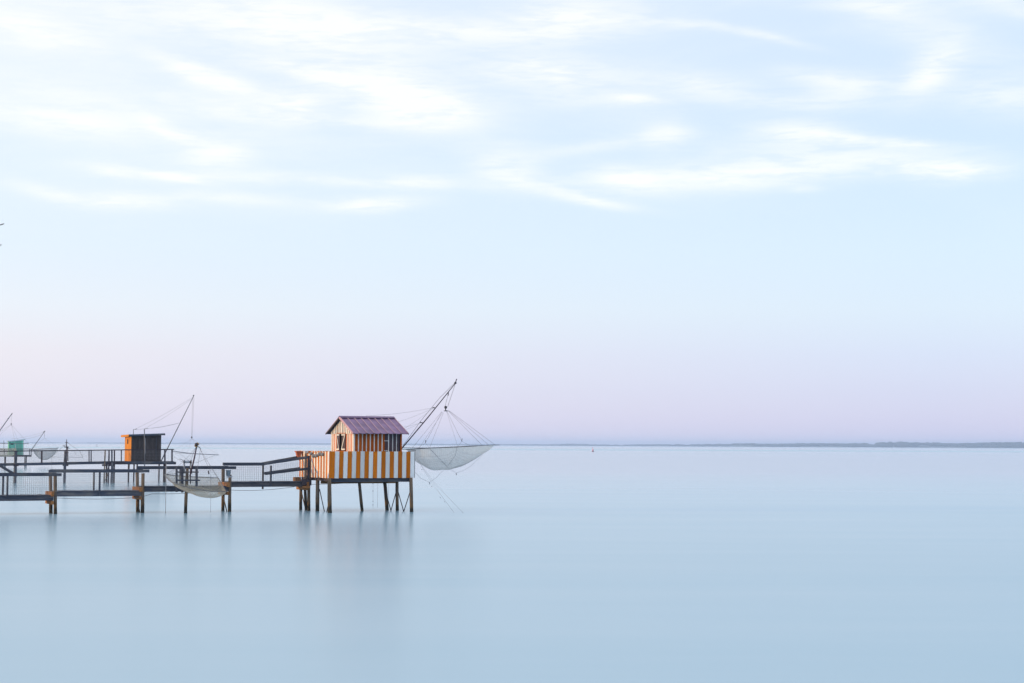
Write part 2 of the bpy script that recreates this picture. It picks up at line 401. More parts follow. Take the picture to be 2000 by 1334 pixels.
# a faint slack-water line crossing the estuary, and broad drifts of silt
s = t.nodes.new('ShaderNodeSeparateXYZ'); t.links.new(geo.outputs['Position'], s.inputs[0])
ln = t.nodes.new('ShaderNodeMath'); ln.operation = 'MULTIPLY_ADD'; t.links.new(noi(t, geo.outputs['Position'], .003, 2), ln.inputs[0]); ln.inputs[1].default_value = 120; t.links.new(s.outputs[1], ln.inputs[2])
up_ = mr(t, ln.outputs[0], 850, 960, 0, 1); dn_ = mr(t, ln.outputs[0], 1150, 1500, 1, 0)
mu = t.nodes.new('ShaderNodeMath'); mu.operation = 'MULTIPLY'; t.links.new(up_, mu.inputs[0]); t.links.new(dn_, mu.inputs[1])
sw2 = noi(t, geo.outputs['Position'], .16, 4, .6, (.22, 1.6, 1)); swm = t.nodes.new('ShaderNodeMath'); swm.operation = 'MULTIPLY_ADD'; t.links.new(sw2, swm.inputs[0]); swm.inputs[1].default_value = .45; t.links.new(mr(t, sw, 0, 1, 0, .55), swm.inputs[2])
col = mixn(t, mr(t, swm.outputs[0], .36, .64), (.24, .42, .545), (.295, .455, .57))
t.links.new(col, b.inputs['Base Color'])
ro = t.nodes.new('ShaderNodeMath'); ro.operation = 'MULTIPLY_ADD'; t.links.new(mu.outputs[0], ro.inputs[0]); ro.inputs[1].default_value = .12; ro.inputs[2].default_value = .115
# water close to the shore is stirred more than the open channel
nr = t.nodes.new('ShaderNodeMath'); nr.operation = 'MULTIPLY_ADD'; t.links.new(noi(t, geo.outputs['Position'], .045, 3, .55, (.4, 1.3, 1)), nr.inputs[0]); nr.inputs[1].default_value = 40; t.links.new(s.outputs[1], nr.inputs[2])
nr2 = mr(t, nr.outputs[0], 55, 190, .12, 0)
ra_ = t.nodes.new('ShaderNodeMath'); t.links.new(ro.outputs[0], ra_.inputs[0]); t.links.new(nr2, ra_.inputs[1])
t.links.new(ra_.outputs[0], b.inputs['Roughness'])
b.inputs['IOR'].default_value = 1.33
rip = noi(t, geo.outputs['Position'], 1.2, 4, .6, (.45, 2.2, 1))
bump(t, b, rip, .01, .10)
MAT['water'] = m
sheet('water', -14000, 14000, -300, 12500, 0, MAT['water'])

# ------------------------------------------------------------------ far coast
def interp(tab, x):
    if x <= tab[0][0]: return tab[0][1]
    for (a, va), (b_, vb) in zip(tab, tab[1:]):
        if x <= b_: return va+(vb-va)*(x-a)/(b_-a)
    return tab[-1][1]
crest = [(-800, 2), (0, 1.8), (200, 2.0), (430, 2.6), (600, 2.2), (900, 2.4), (1000, 2.3), (1060, 2.4), (1120, 4.2), (1150, 3.6), (1200, 2.8), (1300, 3.8),
         (1400, 4.8), (1450, 7), (1500, 6), (1560, 7.5), (1650, 7.2), (1690, 8.2), (1750, 11.5), (1800, 10.3), (1870, 9.2), (1930, 10.8), (2000, 12), (2400, 14), (2900, 9)]
def cdist(px): return interp([(-800, 9500), (400, 9000), (1000, 8000), (1300, 7000), (1500, 6000), (2000, 5400), (2900, 5000)], px)
v, f = [], []; cols = 420
pxs = [-800+3700*i/cols for i in range(cols+1)]
for i, px in enumerate(pxs):
    d = cdist(px); H = interp(crest, px)/FPX*d*.60
    for (dd, hh) in ((0, -.5), (8, 1.0), (60, H*.35+1), (220, H*.75+1.5), (420, H+1.5), (700, H*.7)):
        nz_ = noise.noise(Vector((px*.02, dd*.01, 0)))
        p = atw(px, d+dd, 0); v.append((p.x, p.y, hh*(1+.25*nz_) if hh > 0 else hh))
for i in range(cols):
    for j in range(5):
        a = i*6+j; f.append((a, a+6, a+7, a+1))
hl = meshobj('hills', v, f, MAT['coast'], smooth=True); hl['kind'] = 'structure'
it = []
for i in range(4200):
    px = rnd.uniform(-700, 2700); d = cdist(px); H = interp(crest, px)/FPX*d
    row = rnd.choice((20, 90, 200, 330, 410)); base = H*.62*interp([(0, .05), (60, .35), (220, .75), (420, 1)], row)
    if noise.noise(Vector((px*.012, row*.02, 5))) < -.22: continue
    h = H*.42*rnd.uniform(.7, 1.1)*(1+.3*noise.noise(Vector((px*.05, 0, 9))))+1.5; w = rnd.uniform(6, 16)
    p = atw(px, d+row, 0); c = Vector((p.x, p.y, base))
    ring = lambda rr, zz_: [c+Vector((math.cos(a)*rr*rnd.uniform(.8, 1.2), math.sin(a)*rr, zz_)) for a in (0, 1.05, 2.1, 3.14, 4.19, 5.24)]
    vv = ring(w*.75, -1)+ring(w, h*.5)+ring(w*.55, h*.9)+[c+Vector((0, 0, h))]
    ff = [(k, (k+1) % 6, 6+(k+1) % 6, 6+k) for k in range(6)]+[(6+k, 6+(k+1) % 6, 12+(k+1) % 6, 12+k) for k in range(6)]+[(12+k, 12+(k+1) % 6, 18) for k in range(6)]
    it.append((vv, ff))
v, f = gather(it); wd = meshobj('woodland', v, f, MAT['wood_far'])
tag(wd, 'low wooded shore fading blue along the far side of the water', 'woodland'); wd['kind'] = 'stuff'

# ------------------------------------------------------------------ near shore and overhanging twigs (mostly outside the left edge)
v, f = [], []
for i in range(13):
    for j in range(9):
        x = -16+11*i/12; y = 4+12*j/8
        h = -0.6+1.6*min(1, max(0, (-5.2-x)/4))*math.sin(math.pi*min(1, max(0, (y-4)/12))) + .2*noise.noise(Vector((x, y, 0)))
        v.append((x, y, h))
for i in range(12):
    for j in range(8):
        a = i*9+j; f.append((a, a+9, a+10, a+1))
sh = meshobj('shore', v, f, MAT['bank'], smooth=True); sh['kind'] = 'structure'
tr = thing('tree', 'twig tips of a shore tree reaching in at the left edge of the sky', 'tree', (-7.4, 12, 0))
tube('trunk', [(-7.4, 12, .2), (-7.3, 12.1, 2), (-7.0, 12.2, 4), (-6.9, 12.3, 6)], [.14, .12, .09, .05], MAT['bark'], tr, 9, .08)
for tip, st in (((8, 437), 3.9), ((3, 478), 3.6), ((-30, 380), 4.6)):
    e = at(tip[0], tip[1], 12.0); s0 = Vector((-7.0, 12.2, st)); md = s0.lerp(e, .55)+Vector((0, 0, .12))
    bo = tube('branch', [s0, md, e-Vector((.06, 0, .02)), e], [.03, .013, .005, .003], MAT['bark'], tr, 5)
    it = []
    for k in range(26):
        q = md.lerp(e, rnd.uniform(.3, 1)); dd = Vector((rnd.uniform(-.2, .7), rnd.uniform(-1, 1), rnd.uniform(-.6, .6))).normalized()*rnd.uniform(.03, .05)
        if q.x+dd.x > e.x: dd.x = -abs(dd.x)
        it.append(tubegeo([q, q+dd], [.0016, .0006], 3))
    vv, ff = gather(it); lf = meshobj('twigs', vv, ff, MAT['leaf'], tr); lf['kind'] = 'stuff'

# ------------------------------------------------------------------ striped hut on its platform
ALPHA = R(25); DIR = Vector((math.cos(ALPHA), math.sin(ALPHA), 0)); BACK = Vector((-math.sin(ALPHA), math.cos(ALPHA), 0))
P0 = at(643, 933.4, 65.0); DZ = P0.z; P0.z = 0
def PL(a, b_, z): return P0+DIR*a+BACK*b_+Vector((0, 0, z))
FL, FD = 3.47, 3.60                      # platform length (along the front) and depth
FT = zz(643, 881.5, 65.0)                # top of the plank fence
plat = thing('hut_platform', 'timber platform on tall stilts carrying the orange and white striped hut', 'platform', PL(FL/2, FD/2, 0))
# bearers and joists
beam('beam', PL(.02, .10, DZ-.085), PL(FL-.10, .10, DZ-.085), .09, .16, MAT['rail'], plat)
beam('beam', PL(.05, FD-.1, DZ-.085), PL(FL-.05, FD-.1, DZ-.085), .09, .16, MAT['rail'], plat)
beam('beam', PL(.3, 1.85, DZ-.20), PL(FL-.02, 1.85, DZ-.20), .09, .12, MAT['raw'], plat)
for k, a in enumerate((.10, .9, 1.75, 2.6, FL-.14)):
    beam('joist', PL(a, .16, DZ-.07), PL(a, FD-.16, DZ-.07), .06, .13, MAT['dark'], plat)
it = []
nb = 24
for k in range(nb):
    bb = FD*(k+.5)/nb; it.append(boxgeo(PL(.03, bb, DZ+.016), PL(FL-.03, bb, DZ+.016), FD/nb-.008, .028))
v, f = gather(it); dk = meshobj('deck_boards', v, f, MAT['rail'], plat); dk['kind'] = 'stuff'
def wl(px, py): # stilt foot: bearing px, waterline py
    hy = 864.5+px*.0045; Y = HCAM*FPX/(py-hy)*.995; return atw(px, Y, 0)
def stilt(px_top, py_top, px_bot, Y, r, ztop, parent=plat, below=.9, name='stilt'):
    tp = atw(px_top, Y, ztop); bt = atw(px_bot, Y, 0); dv = (bt-tp); bt = bt+dv*(below/max(.3, dv.length)); 
    return pole(name, bt, tp, r*1.08, r, MAT['stilt'], parent)
stilt(644, 935, 646, 65.0, .078, DZ-.005)
stilt(803, 935, 804.5, 66.35, .070, DZ-.005)
stilt(702, 940, 709, 67.1, .060, DZ-.14)
stilt(752, 940, 757, 67.9, .068, DZ-.15)
stilt(776, 940, 777.5, 67.6, .066, DZ-.15)
stilt(621, 934, 621.5, 66.5, .070, DZ-.12)
stilt(596, 938, 600, 68.0, .058, DZ-.15)
for (a, b_, c, d, Y) in ((747, 938, 764, 999, 67.3), (775, 956, 763, 999, 67.2), (778, 962, 789, 1001, 66.9), (803, 954, 788, 1001, 66.5), (624, 955, 634, 1001, 66.4), (645, 968, 638, 1001, 65.6)):
    tube('brace', [at(a, b_, Y), at(c, d, Y)], .019, MAT['dark'] if a > 600 else MAT['stilt'], plat, 6)
# plank fence round the platform: every board its own piece
fence = thing('plank_fence', 'chest high fence of upright orange and white planks round the hut platform', 'fence', PL(FL/2, 0, DZ))
cache = {}
rng = random.Random(3)
w0 = .222; wn = (FL-w0)/19
x = 0
for k in range(20):
    w = w0 if k == 0 else wn
    c = x+w/2; x += w; tl = (-.022*(1-k/19)) + rng.uniform(-.003, .003)
    beam('board', PL(c+tl, -.012+rng.uniform(-.003, .003), DZ-.015+rng.uniform(-.004, .004)), PL(c, -.012, FT+rng.uniform(-.006, .006)),
         w-.006, .024, MAT['orange'] if k % 2 == 0 else MAT['white'], fence, up=-BACK)
nside = 22; ws_ = FD/nside
for k in range(nside):
    bb = FD-ws_*(k+.5)
    if 2.25 < bb < 2.95: continue
    beam('board', PL(-.012, bb, DZ-.015), PL(-.012, bb+rng.uniform(-.004, .004), FT+rng.uniform(-.012, .012)), ws_-.006, .024,
         MAT['white'] if k % 2 else MAT['orange'], fence, up=-DIR)
for k in range(20):
    c = FL*(k+.5)/20
    beam('board', PL(c, FD+.012, DZ-.015), PL(c, FD+.012, FT+rng.uniform(-.006, .006)), FL/20-.006, .024, MAT['orange'] if k % 2 == 0 else MAT['white'], fence, up=BACK)
beam('corner_board', PL(FL+.012, .02, DZ-.01), PL(FL+.012, .02, FT), .07, .02, MAT['dark'], fence, up=DIR)
for (a0, b0, a1, b1) in ((.02, .03, FL-.02, .03), (.03, .06, .03, 2.2), (.03, 3.0, .03, FD-.05), (.02, FD-.03, FL-.02, FD-.03)):
    for z in (DZ+.25, FT-.12): beam('fence_rail', PL(a0, b0, z), PL(a1, b1, z), .04, .07, MAT['raw'], fence)
# striped gate across the pier's end
gate = thing('gate', 'low striped plank gate where the walkway meets the platform', 'gate', PL(0, 2.6, DZ))
for k in range(4):
    bb = 2.91-.162*(k+.5)
    beam('board', PL(-.03, bb, DZ+.05), PL(-.03, bb, FT-.10), .156, .022, MAT['white'] if k % 2 else MAT['orange'], gate, up=-DIR)
for z in (DZ+.25, FT-.25): beam('ledge', PL(-.008, 2.27, z), PL(-.008, 2.91, z), .02, .07, MAT['raw'], gate)

# the hut
HA0, HL, HB0, HW = 1.22, 1.95, .62, 2.62       # start along front, length, set back, width of the gable
def q(px, py, Y): return at(px, py, Y)
EZ = zz(735, 841.5, 66.4)                        # eave height at the front wall
RZ = zz(715, 815.5, 67.2)                        # ridge height
hut = thing('fishing_hut', 'small orange and white striped hut with plum metal roof on stilts', 'hut', PL(HA0+HL/2, HB0+HW/2, DZ))
def HP(a, b_, z): return PL(HA0+a, HB0+b_, z)
def panel(name, pts, n, th, mat, parent):
    n = Vector(n).normalized()*th; k = len(pts); v = [Vector(p) for p in pts]+[Vector(p)+n for p in pts]
    f = [tuple(range(k-1, -1, -1)), tuple(range(k, 2*k))]+[(i, (i+1) % k, (i+1) % k+k, i+k) for i in range(k)]
    return meshobj(name, v, f, mat, parent)
rise = (RZ-EZ)/(HW/2)
def gz(b_): return EZ+rise*(HW/2-abs(b_-HW/2))
# inner shells close the hut
panel('wall', [HP(.03, .03, DZ+.03), HP(HL-.03, .03, DZ+.03), HP(HL-.03, .03, EZ-.02), HP(.03, .03, EZ-.02)], BACK, .02, MAT['hole'], hut)
panel('wall', [HP(.03, HW-.03, DZ+.03), HP(HL-.03, HW-.03, DZ+.03), HP(HL-.03, HW-.03, EZ-.02), HP(.03, HW-.03, EZ-.02)], -BACK, .02, MAT['hole'], hut)
DOOR0, DOOR1 = 1.25, 1.86
nfb = 12; bw = HL/nfb
for k in range(nfb):          # front boards
    c = bw*(k+.5)
    if DOOR0-.02 < c < DOOR1+.01: continue
    beam('board', HP(c, .012, DZ+.03), HP(c, .012, EZ-.01), bw-.004, .022, MAT['rust'], hut, up=-BACK)
for k in range(1, nfb):       # white battens over the joints
    c = bw*k
    if c > DOOR0-.01: continue
    beam('batten', HP(c, -.010, DZ+.03), HP(c, -.010, EZ-.015), .042, .02, MAT['white'], hut, up=-BACK)
beam('corner_board', HP(-.012, -.008, DZ+.03), HP(-.012, -.008, EZ-.01), .062, .03, MAT['white'], hut, up=-BACK)
beam('corner_board', HP(HL-.03, -.008, DZ+.03), HP(HL-.02, -.008, EZ-.01), .055, .03, MAT['rust'], hut, up=-BACK)
door = meshobj('door', *cbox(EZ-.06-DZ-.05, DOOR1-DOOR0, .03), MAT['mauve'], hut, axes(HP((DOOR0+DOOR1)/2, .0, DZ+.05), HP((DOOR0+DOOR1)/2, .0, EZ-.06), -BACK))
for c in (DOOR0+.15, DOOR0+.32, DOOR0+.48):
    beam('batten', HP(c, -.025, DZ+.06), HP(c, -.025, EZ-.05), .034, .018, MAT['white'], door, up=-BACK)
for py in (846, 861, 880):
    z = zz(752, py, 66.8); beam('hinge', HP(DOOR0-.03, -.022, z), HP(DOOR0+.125, -.022, z), .012, .022, MAT['white'], door)
tube('handle', [HP(DOOR1-.09, -.03, 2.62), HP(DOOR1-.09, -.05, 2.56), HP(DOOR1-.09, -.03, 2.50)], .010, MAT['metal'], door, 6)
for k in range(nfb):
    c = bw*(k+.5); beam('board', HP(c, HW-.012, DZ+.03), HP(c, HW-.012, EZ-.01), bw-.004, .022, MAT['rust'] if k % 2 == 0 else MAT['white'], hut, up=BACK)
# gable ends; the left one has a shuttered window
WB0, WB1, WZ0, WZ1 = .92, 1.92, zz(660, 880.5, 67.4), zz(660, 846.5, 67.4)
ng = 26; gw = HW/ng; PZ = zz(665, 845, 67)
for end in (0, 1):
    aa = -.012 if end == 0 else HL+.012; nrm = -DIR if end == 0 else DIR
    for k in range(ng):
        bb = gw*(k+.5); wht = k % 2 == 1
        mt = MAT['white'] if wht else (MAT['redor'] if k % 3 else MAT['rust'])
        segs = [(DZ+.03, PZ-.01)]
        if end == 0 and WB0 < bb < WB1: segs = [(DZ+.03, WZ0), (WZ1, PZ-.01)]
        for (z0, z1) in segs:
            if z1-z0 > .03: beam('board', HP(aa, bb, z0), HP(aa, bb, z1), gw-.004, .022 if not wht else .030, mt, hut, up=nrm)
        # upper gable: white battens over dark gaps
        b0, b1 = bb-gw*.5+.002, bb+gw*.5-.002
        if wht: b0 += -.008; b1 += .008
        z0 = PZ-.045 if wht else PZ-.008; zt0, zt1 = gz(b0)-.02, gz(b1)-.02
        if min(zt0, zt1) > z0+.02:
            off = .022 if wht else .0
            panel('gable_board', [HP(aa, b0, z0)+nrm*off, HP(aa, b1, z0)+nrm*off, HP(aa, b1, zt1)+nrm*off, HP(aa, b0, zt0)+nrm*off], nrm, .018, MAT['white'] if wht else (MAT['rust'] if k % 4 else MAT['dark']), hut)
for bb in (.005, HW-.005): beam('corner_board', HP(-.035, bb, DZ+.03), HP(-.035, bb, EZ-.02), .05, .02, MAT['white'], hut, up=-DIR)
win = meshobj('window', *cbox(WZ1-WZ0, WB1-WB0, .02), MAT['hole'], hut, axes(HP(.02, (WB0+WB1)/2, WZ0), HP(.02, (WB0+WB1)/2, WZ1), -DIR))
for z in (WZ0-.012, WZ1+.012): beam('frame', HP(-.03, WB0-.03, z), HP(-.03, WB1+.03, z), .05, .03, MAT['rust'], win)
def shutter(b0, b1, flip):
    # leaf stands slightly open; b0 = hinge side
    w = abs(b1-b0); s = 1 if b1 > b0 else -1
    o_ = .015
    def SP(u, z, off=0): return HP(-.03-o_*u/w-off, b0+s*u, z)
    z0, z1 = WZ0+.02, WZ1-.02
    sh_ = panel('shutter', [SP(0, z0), SP(w, z0), SP(w, z1), SP(0, z1)], -DIR, .02, MAT['mauve'], hut)
    for z in (z0+.04, z1-.04): beam('brace', SP(.0, z, .032), SP(w, z, .032), .02, .055, MAT['white'], sh_)
    u0, u1 = (.02, w-.03) if flip else (w-.03, .02)
    beam('brace', SP(u0, z0+.06, .036), SP(u1, z1-.06, .036), .02, .05, MAT['white'], sh_)
shutter(WB1, WB1-.36, False); shutter(WB0, WB0+.36, False)
# roof
OV, OE = .165, .30
def RP(a, s_, off=0):   # s_: -1 front eave .. 0 ridge .. 1 back eave ; slope distance in plan
    b_ = HW/2+s_*(HW/2+OE); z = RZ-abs(s_)*(HW/2+OE)*rise
    return HP(a, b_, z+.03+off)
roof = panel('roof', [RP(-OV, 0, -.035), RP(HL+OV, 0, -.035), RP(HL+OV, -1, -.035), RP(-OV, -1, -.035)], Vector((0, 0, 1)), .012, MAT['dark'], hut)
panel('roof', [RP(-OV, 0, -.035), RP(-OV, 1, -.035), RP(HL+OV, 1, -.035), RP(HL+OV, 0, -.035)], Vector((0, 0, 1)), .012, MAT['dark'], hut)
ns = 8; pw_ = (HL+2*OV)/ns
for sd in (-1, 1):
    nrm = (Vector((0, 0, 1))+BACK*sd*rise).normalized()
    for k in range(ns):
        a0, a1 = -OV+pw_*k+.003, -OV+pw_*(k+1)-.003
        # each sheet: slightly dished between its ribs, with a scalloped drip edge
        v, f = [], []; mseg = 6
        for j in range(5):
            s_ = sd*(j/4)*(1.0)
            for i in range(mseg+1):
                u = i/mseg; dish = .018*(4*(u-.5)**2); p = RP(a0+(a1-a0)*u, s_, -.018+dish+rng.uniform(-.0015, .0015)); v.append(p)
        for j in range(5):
            for i in range(mseg+1):
                v.append(v[j*(mseg+1)+i]-Vector((0, 0, .006)))
        nn = 5*(mseg+1)
        for j in range(4):
            for i in range(mseg):
                a = j*(mseg+1)+i; f.append((a, a+1, a+mseg+2, a+mseg+1)); f.append((nn+a, nn+a+mseg+1, nn+a+mseg+2, nn+a+1))
        for i in range(mseg): f.append((4*(mseg+1)+i, 4*(mseg+1)+i+1, nn+4*(mseg+1)+i+1, nn+4*(mseg+1)+i))
        meshobj('sheet', v, f, MAT['roof'], roof)
    for k in range(ns+1):
        a = -OV+pw_*k
        tube('rib', [RP(a, sd*.03, .006), RP(a, sd*1.005, .006)], .019, MAT['rib'], roof, 6)
for sd in (-1, 1):
    capm = panel('ridge_cap', [RP(-OV-.01, 0, .022), RP(HL+OV+.01, 0, .022), RP(HL+OV+.01, sd*.10, .022), RP(-OV-.01, sd*.10, .022)], Vector((0, 0, 1)), .012, MAT['cap'], roof)
    for a in (-OV-.012, HL+OV+.012):
        beam('verge_board', RP(a, sd*.0, -.04), RP(a, sd*1.0, -.03), .02, .06, MAT['fascia'] if sd == 1 or a > 0 else MAT['rib'], roof)
beam('tie_block', HP(-.07, HW/2, RZ-.16), HP(-.07, HW/2, RZ-.04), .07, .03, MAT['dark'], hut, up=-DIR)
panel('floor', [HP(.02, .02, DZ+.035), HP(HL-.02, .02, DZ+.035), HP(HL-.02, HW-.02, DZ+.035), HP(.02, HW-.02, DZ+.035)], Vector((0, 0, 1)), .02, MAT['dark'], hut)

# pot on the fence's far end and grey floats hung on the fence top
def pot(c):
    t_ = thing('plant_pot', 'square terracotta pot on the left end of the striped fence', 'pot', c)
    v = []
    for (r, z) in ((.065, 0), (.10, .20), (.125, .205), (.125, .25), (.10, .25), (.085, .12)):
        for (sx, sy) in ((-1, -1), (1, -1), (1, 1), (-1, 1)): v.append(Vector(c)+DIR*sx*r+BACK*sy*r+Vector((0, 0, z)))
    f = [(3, 2, 1, 0)]+[(i*4+k, i*4+(k+1) % 4, (i+1)*4+(k+1) % 4, (i+1)*4+k) for i in range(5) for k in range(4)]+[(20, 21, 22, 23)]
    meshobj('vessel', v, f, MAT['terra'], t_)
    tube('bracket', [Vector(c)+Vector((0, 0, .0)), Vector(c)+Vector((.03, 0, -.12)), PL(0, 3.5, FT-.15)], .012, MAT['metal'], t_, 5)
pc = at(583, 893, 67.9); pot(pc)
lbls = ['first grey float from the left, hung on the striped side fence', 'second grey float from the left, hung lower on the striped side fence', 'middle grey float hung on the striped side fence',
        'second grey float from the right end of the hung row', 'rightmost grey float of the row, nearest the fence corner']
for k, (px, py) in enumerate(((608.5, 886), (614, 890.5), (620, 890), (626.5, 887), (632.5, 887.5))):
    bb = (643-px)/17.6; c = PL(-.085, bb, zz(px, py, 65.0+bb*.9))
    t_ = thing('float', lbls[k], 'float', c, 'grey floats hung along the fence')
    ball('ball', c, .07+.01*(k % 2), MAT['slate'], t_, .95)
    tube('cord', [c+Vector((0, 0, .05)), c+Vector((0, 0, .085)), PL(-.03, bb, FT-.0)], .008, MAT['rope'], t_, 4)

# ------------------------------------------------------------------ near walkway
W = 1.0
NP = [atw(-73, 61.5, 0), atw(109, 62.9, 0), atw(280.5, 64.2, 0), atw(450, 65.6, 0), atw(604, 67.0, 0)]
NP[0] = NP[1]+(NP[1]-NP[2])*1.05
pdir = (NP[4]-NP[1]).normalized(); pback = Vector((-pdir.y, pdir.x, 0))
walk = thing('footbridge', 'stepped timber walkway on stilts with wire mesh rails leading to the striped hut', 'footbridge', (NP[1]+NP[3])/2)
dz = [zz(50, 969, 62.3), zz(190, 960, 63.5), zz(330, 951.2, 64.6), zz(515, 942, 66.2)]
rz = [zz(50, 924.3, 62.3), zz(190, 917.3, 63.5), zz(360, 910.6, 64.9), zz(480, 904, 65.9)]
posts = [[(18, 24), 62.1], [(188, 196), 63.5], None, [(517, 528), 66.2]]
for s_ in range(4):
    A, B = NP[s_], NP[s_+1]
    e0 = .0 if s_ == 0 else -.02; 
    for side_, off in ((0, 0), (1, W)):
        o_ = pback*off; dn = (B-A).normalized(); ins = pback*(.10 if side_ == 0 else -.10)
        # stringer
        bA, bB = A+o_+ins*.0+dn*.05, B+o_-dn*(.05 if s_ < 3 else .22)
        beam('stringer', bA+Vector((0, 0, dz[s_]-.09)), bB+Vector((0, 0, dz[s_]-.09)), .07, .17, MAT['rail'], walk)
        # handrail
        fr = -pback*.055 if side_ == 0 else pback*.055
        zc = rz[s_]-.055
        if s_ < 3: r0, r1 = A+o_+fr-dn*(.25 if side_ == 0 else 0), B+o_+fr+dn*.22
        else: r0, r1 = A+o_+fr-dn*(.28 if side_ == 0 else 0), A+o_+fr+dn*(1.33+.28*side_)
        beam('handrail', r0+Vector((0, 0, zc+.004*(s_ % 2))), r1+Vector((0, 0, zc+.004*(s_ % 2))), .055, .105, MAT['rail'], walk)
        if s_ == 3:
            z2 = zz(596, 893, 67.0); m0 = A+o_+fr+dn*(1.30+.28*side_); m1 = B+o_+fr-dn*.08
            beam('handrail', m0+Vector((0, 0, zc+.01)), m1+Vector((0, 0, z2)), .05, .105, MAT['rail'], walk)
            za, zb = zz(523, 925.5, 66.2), zz(600, 915, 67.0)
            beam('midrail', A+o_+fr+dn*(1.38+.28*side_)+Vector((0, 0, za)), B+o_+fr-dn*.02+Vector((0, 0, zb)), .045, .095, MAT['rail'], walk)
        # intermediate rail posts and wire
        L_ = (B-A).length
        if s_ == 2: spots_ = (.5,)
        elif s_ == 3: spots_ = (.51,)
        else: spots_ = (.5,)
        for u in spots_:
            c = A.lerp(B, u)+o_+(pback*.04 if side_ else -pback*.04)
            low = dz[s_]-.17 if (s_ != 3 or side_ == 0) else dz[s_]-.29
            beam('rail_post', c+Vector((0, 0, low)), c+Vector((0, 0, rz[s_]-.105)), .075, .06, MAT['rail'], walk, up=pdir)
        z_t = rz[s_]-.11
        if s_ < 3: wiremesh('wire_panel', A+o_+Vector((0, 0, dz[s_]+.0)), B+o_+Vector((0, 0, dz[s_])), A+o_+Vector((0, 0, z_t)), B+o_+Vector((0, 0, z_t)), walk)
        else:
            mm = A.lerp(B, .45)
            wiremesh('wire_panel', A+o_+Vector((0, 0, dz[3])), mm+o_+Vector((0, 0, dz[3])), A+o_+Vector((0, 0, z_t)), mm+o_+Vector((0, 0, z_t)), walk)
            wiremesh('wire_panel', mm+o_+Vector((0, 0, dz[3])), B+o_+Vector((0, 0, dz[3])), mm+o_+Vector((0, 0, z_t)), B+o_+Vector((0, 0, z_t+.2)), walk)
    # deck boards laid across
    n_ = int((B-A).length/.15); it = []
    for k in range(n_):
        c = A.lerp(B, (k+.5)/n_); zk = dz[s_]+.012+rng.uniform(-.004, .004)
        it.append(boxgeo(c-pback*.06+Vector((0, 0, zk)), c+pback*(W+.06)+Vector((0, 0, zk)), .14, .028))
    v, f = gather(it); dk = meshobj('deck_boards', v, f, MAT['rail'], walk); dk['kind'] = 'stuff'
for k in (1, 2, 3, 4):
    for side_ in (0, 1):
        c = NP[k]+pback*W*side_
        tops = {1: (rz[1]-.16, rz[1]-.13), 2: (rz[1]-.14, rz[1]-.12), 3: (rz[2]-.33, rz[2]-.05), 4: (rz[3]+.10, dz[3]-.05)}[k]
        ln_ = Vector((rng.uniform(-.03, .03), 0, 0))
        pole('stilt', c+Vector((0, 0, -.9))+ln_+Vector((.03, 0, 0)), c+Vector((0, 0, tops[side_])), .068, .060, MAT['stilt'], walk)
    zc = dz[min(k, 3)]
    lo = dz[k-1]-.20
    sg = -pdir*.10
    beam('cross_beam', NP[k]+sg-pback*.16+Vector((0, 0, lo-.05)), NP[k]+sg+pback*(W+.16)+Vector((0, 0, lo-.05)), .08, .13, MAT['raw'], walk)
    beam('cross_beam', NP[k]+sg-pback*.20+Vector((0, 0, zc-.08)), NP[k]+sg+pback*(W+.16)+Vector((0, 0, zc-.08)), .09, .17, MAT['raw'], walk)
    # diagonal between the pair
    tube('brace', [NP[k]+pback*W+Vector((0, 0, lo-.12)), NP[k]+Vector((-.02, 0, -.3))], .022, MAT['stilt'], walk, 6)
# end landing: heavy posts and blocks at the platform
e = NP[4]
beam('end_post', atw(597.5, 66.9, dz[3]-.1), atw(597.5, 66.9, zz(597, 886, 66.9)), .075, .075, MAT['stilt'], walk, up=pdir)
beam('end_post', atw(603, 66.95, dz[3]-.1), atw(603.5, 66.95, zz(603, 890, 66.9)), .055, .075, MAT['rail'], walk, up=pdir)
beam('landing_block', atw(589, 66.9, zz(595, 942, 66.9)), atw(608, 67.0, zz(595, 942, 66.9)), .35, .24, MAT['dark'], walk)
beam('landing_block', atw(575.5, 67.6, zz(582, 936, 67.5)), atw(586, 67.7, zz(582, 936, 67.5)), .3, .17, MAT['raw'], walk)
beam('landing_block', atw(592, 66.7, zz(595, 951.5, 66.7)), atw(606, 66.8, zz(595, 951.5, 66.7)), .2, .08, MAT['raw'], walk)
# diagonal rail coming down from the bank end at the left
beam('diagonal_rail', at(-40, 886, 62.0), at(28, 926, 62.4), .05, .10, MAT['rail'], walk)
# cable slung under the walkway
tube('cable', sagline(at(-20, 974, 61.8), at(100, 972, 62.6), .05)+sagline(at(105, 972, 62.6), at(275, 971, 64), .06)[1:]+sagline(at(275, 964, 64), at(448, 957, 65.4), .06)[1:]+sagline(at(448, 957, 65.4), at(600, 946, 66.8), .10)[1:]
     + sagline(at(600, 946, 66.8), at(740, 938, 66.8), .04)[1:], .008, MAT['rope'], walk, 4)
# trellis at the middle bay
fr_ = thing('timber_frame', 'rough post and rail frame beside the walkway holding the small net mast', 'frame', atw(366, 64.0, 0))
YF = 64.0
for (px, y0, y1, w) in ((345, 914, 961, .075), (356, 912, 962, .09), (384, 911, 953, .085), (372, 914, 945, .035)):
    beam('post', at(px, y1, YF), at(px, y0, YF), w, .06, MAT['rail'], fr_, up=Vector((0, -1, 0)))
stl = pole('stilt', atw(364.5, YF+.1, -.9), at(366, 914, YF+.1), .064, .055, MAT['stilt'], fr_)
for (x0, x1, y, h) in ((346, 388, 922, .045), (343, 391, 938, .055)):
    beam('rail', at(x0, y, YF-.08), at(x1, y, YF-.08), .04, h, MAT['rail'], fr_)
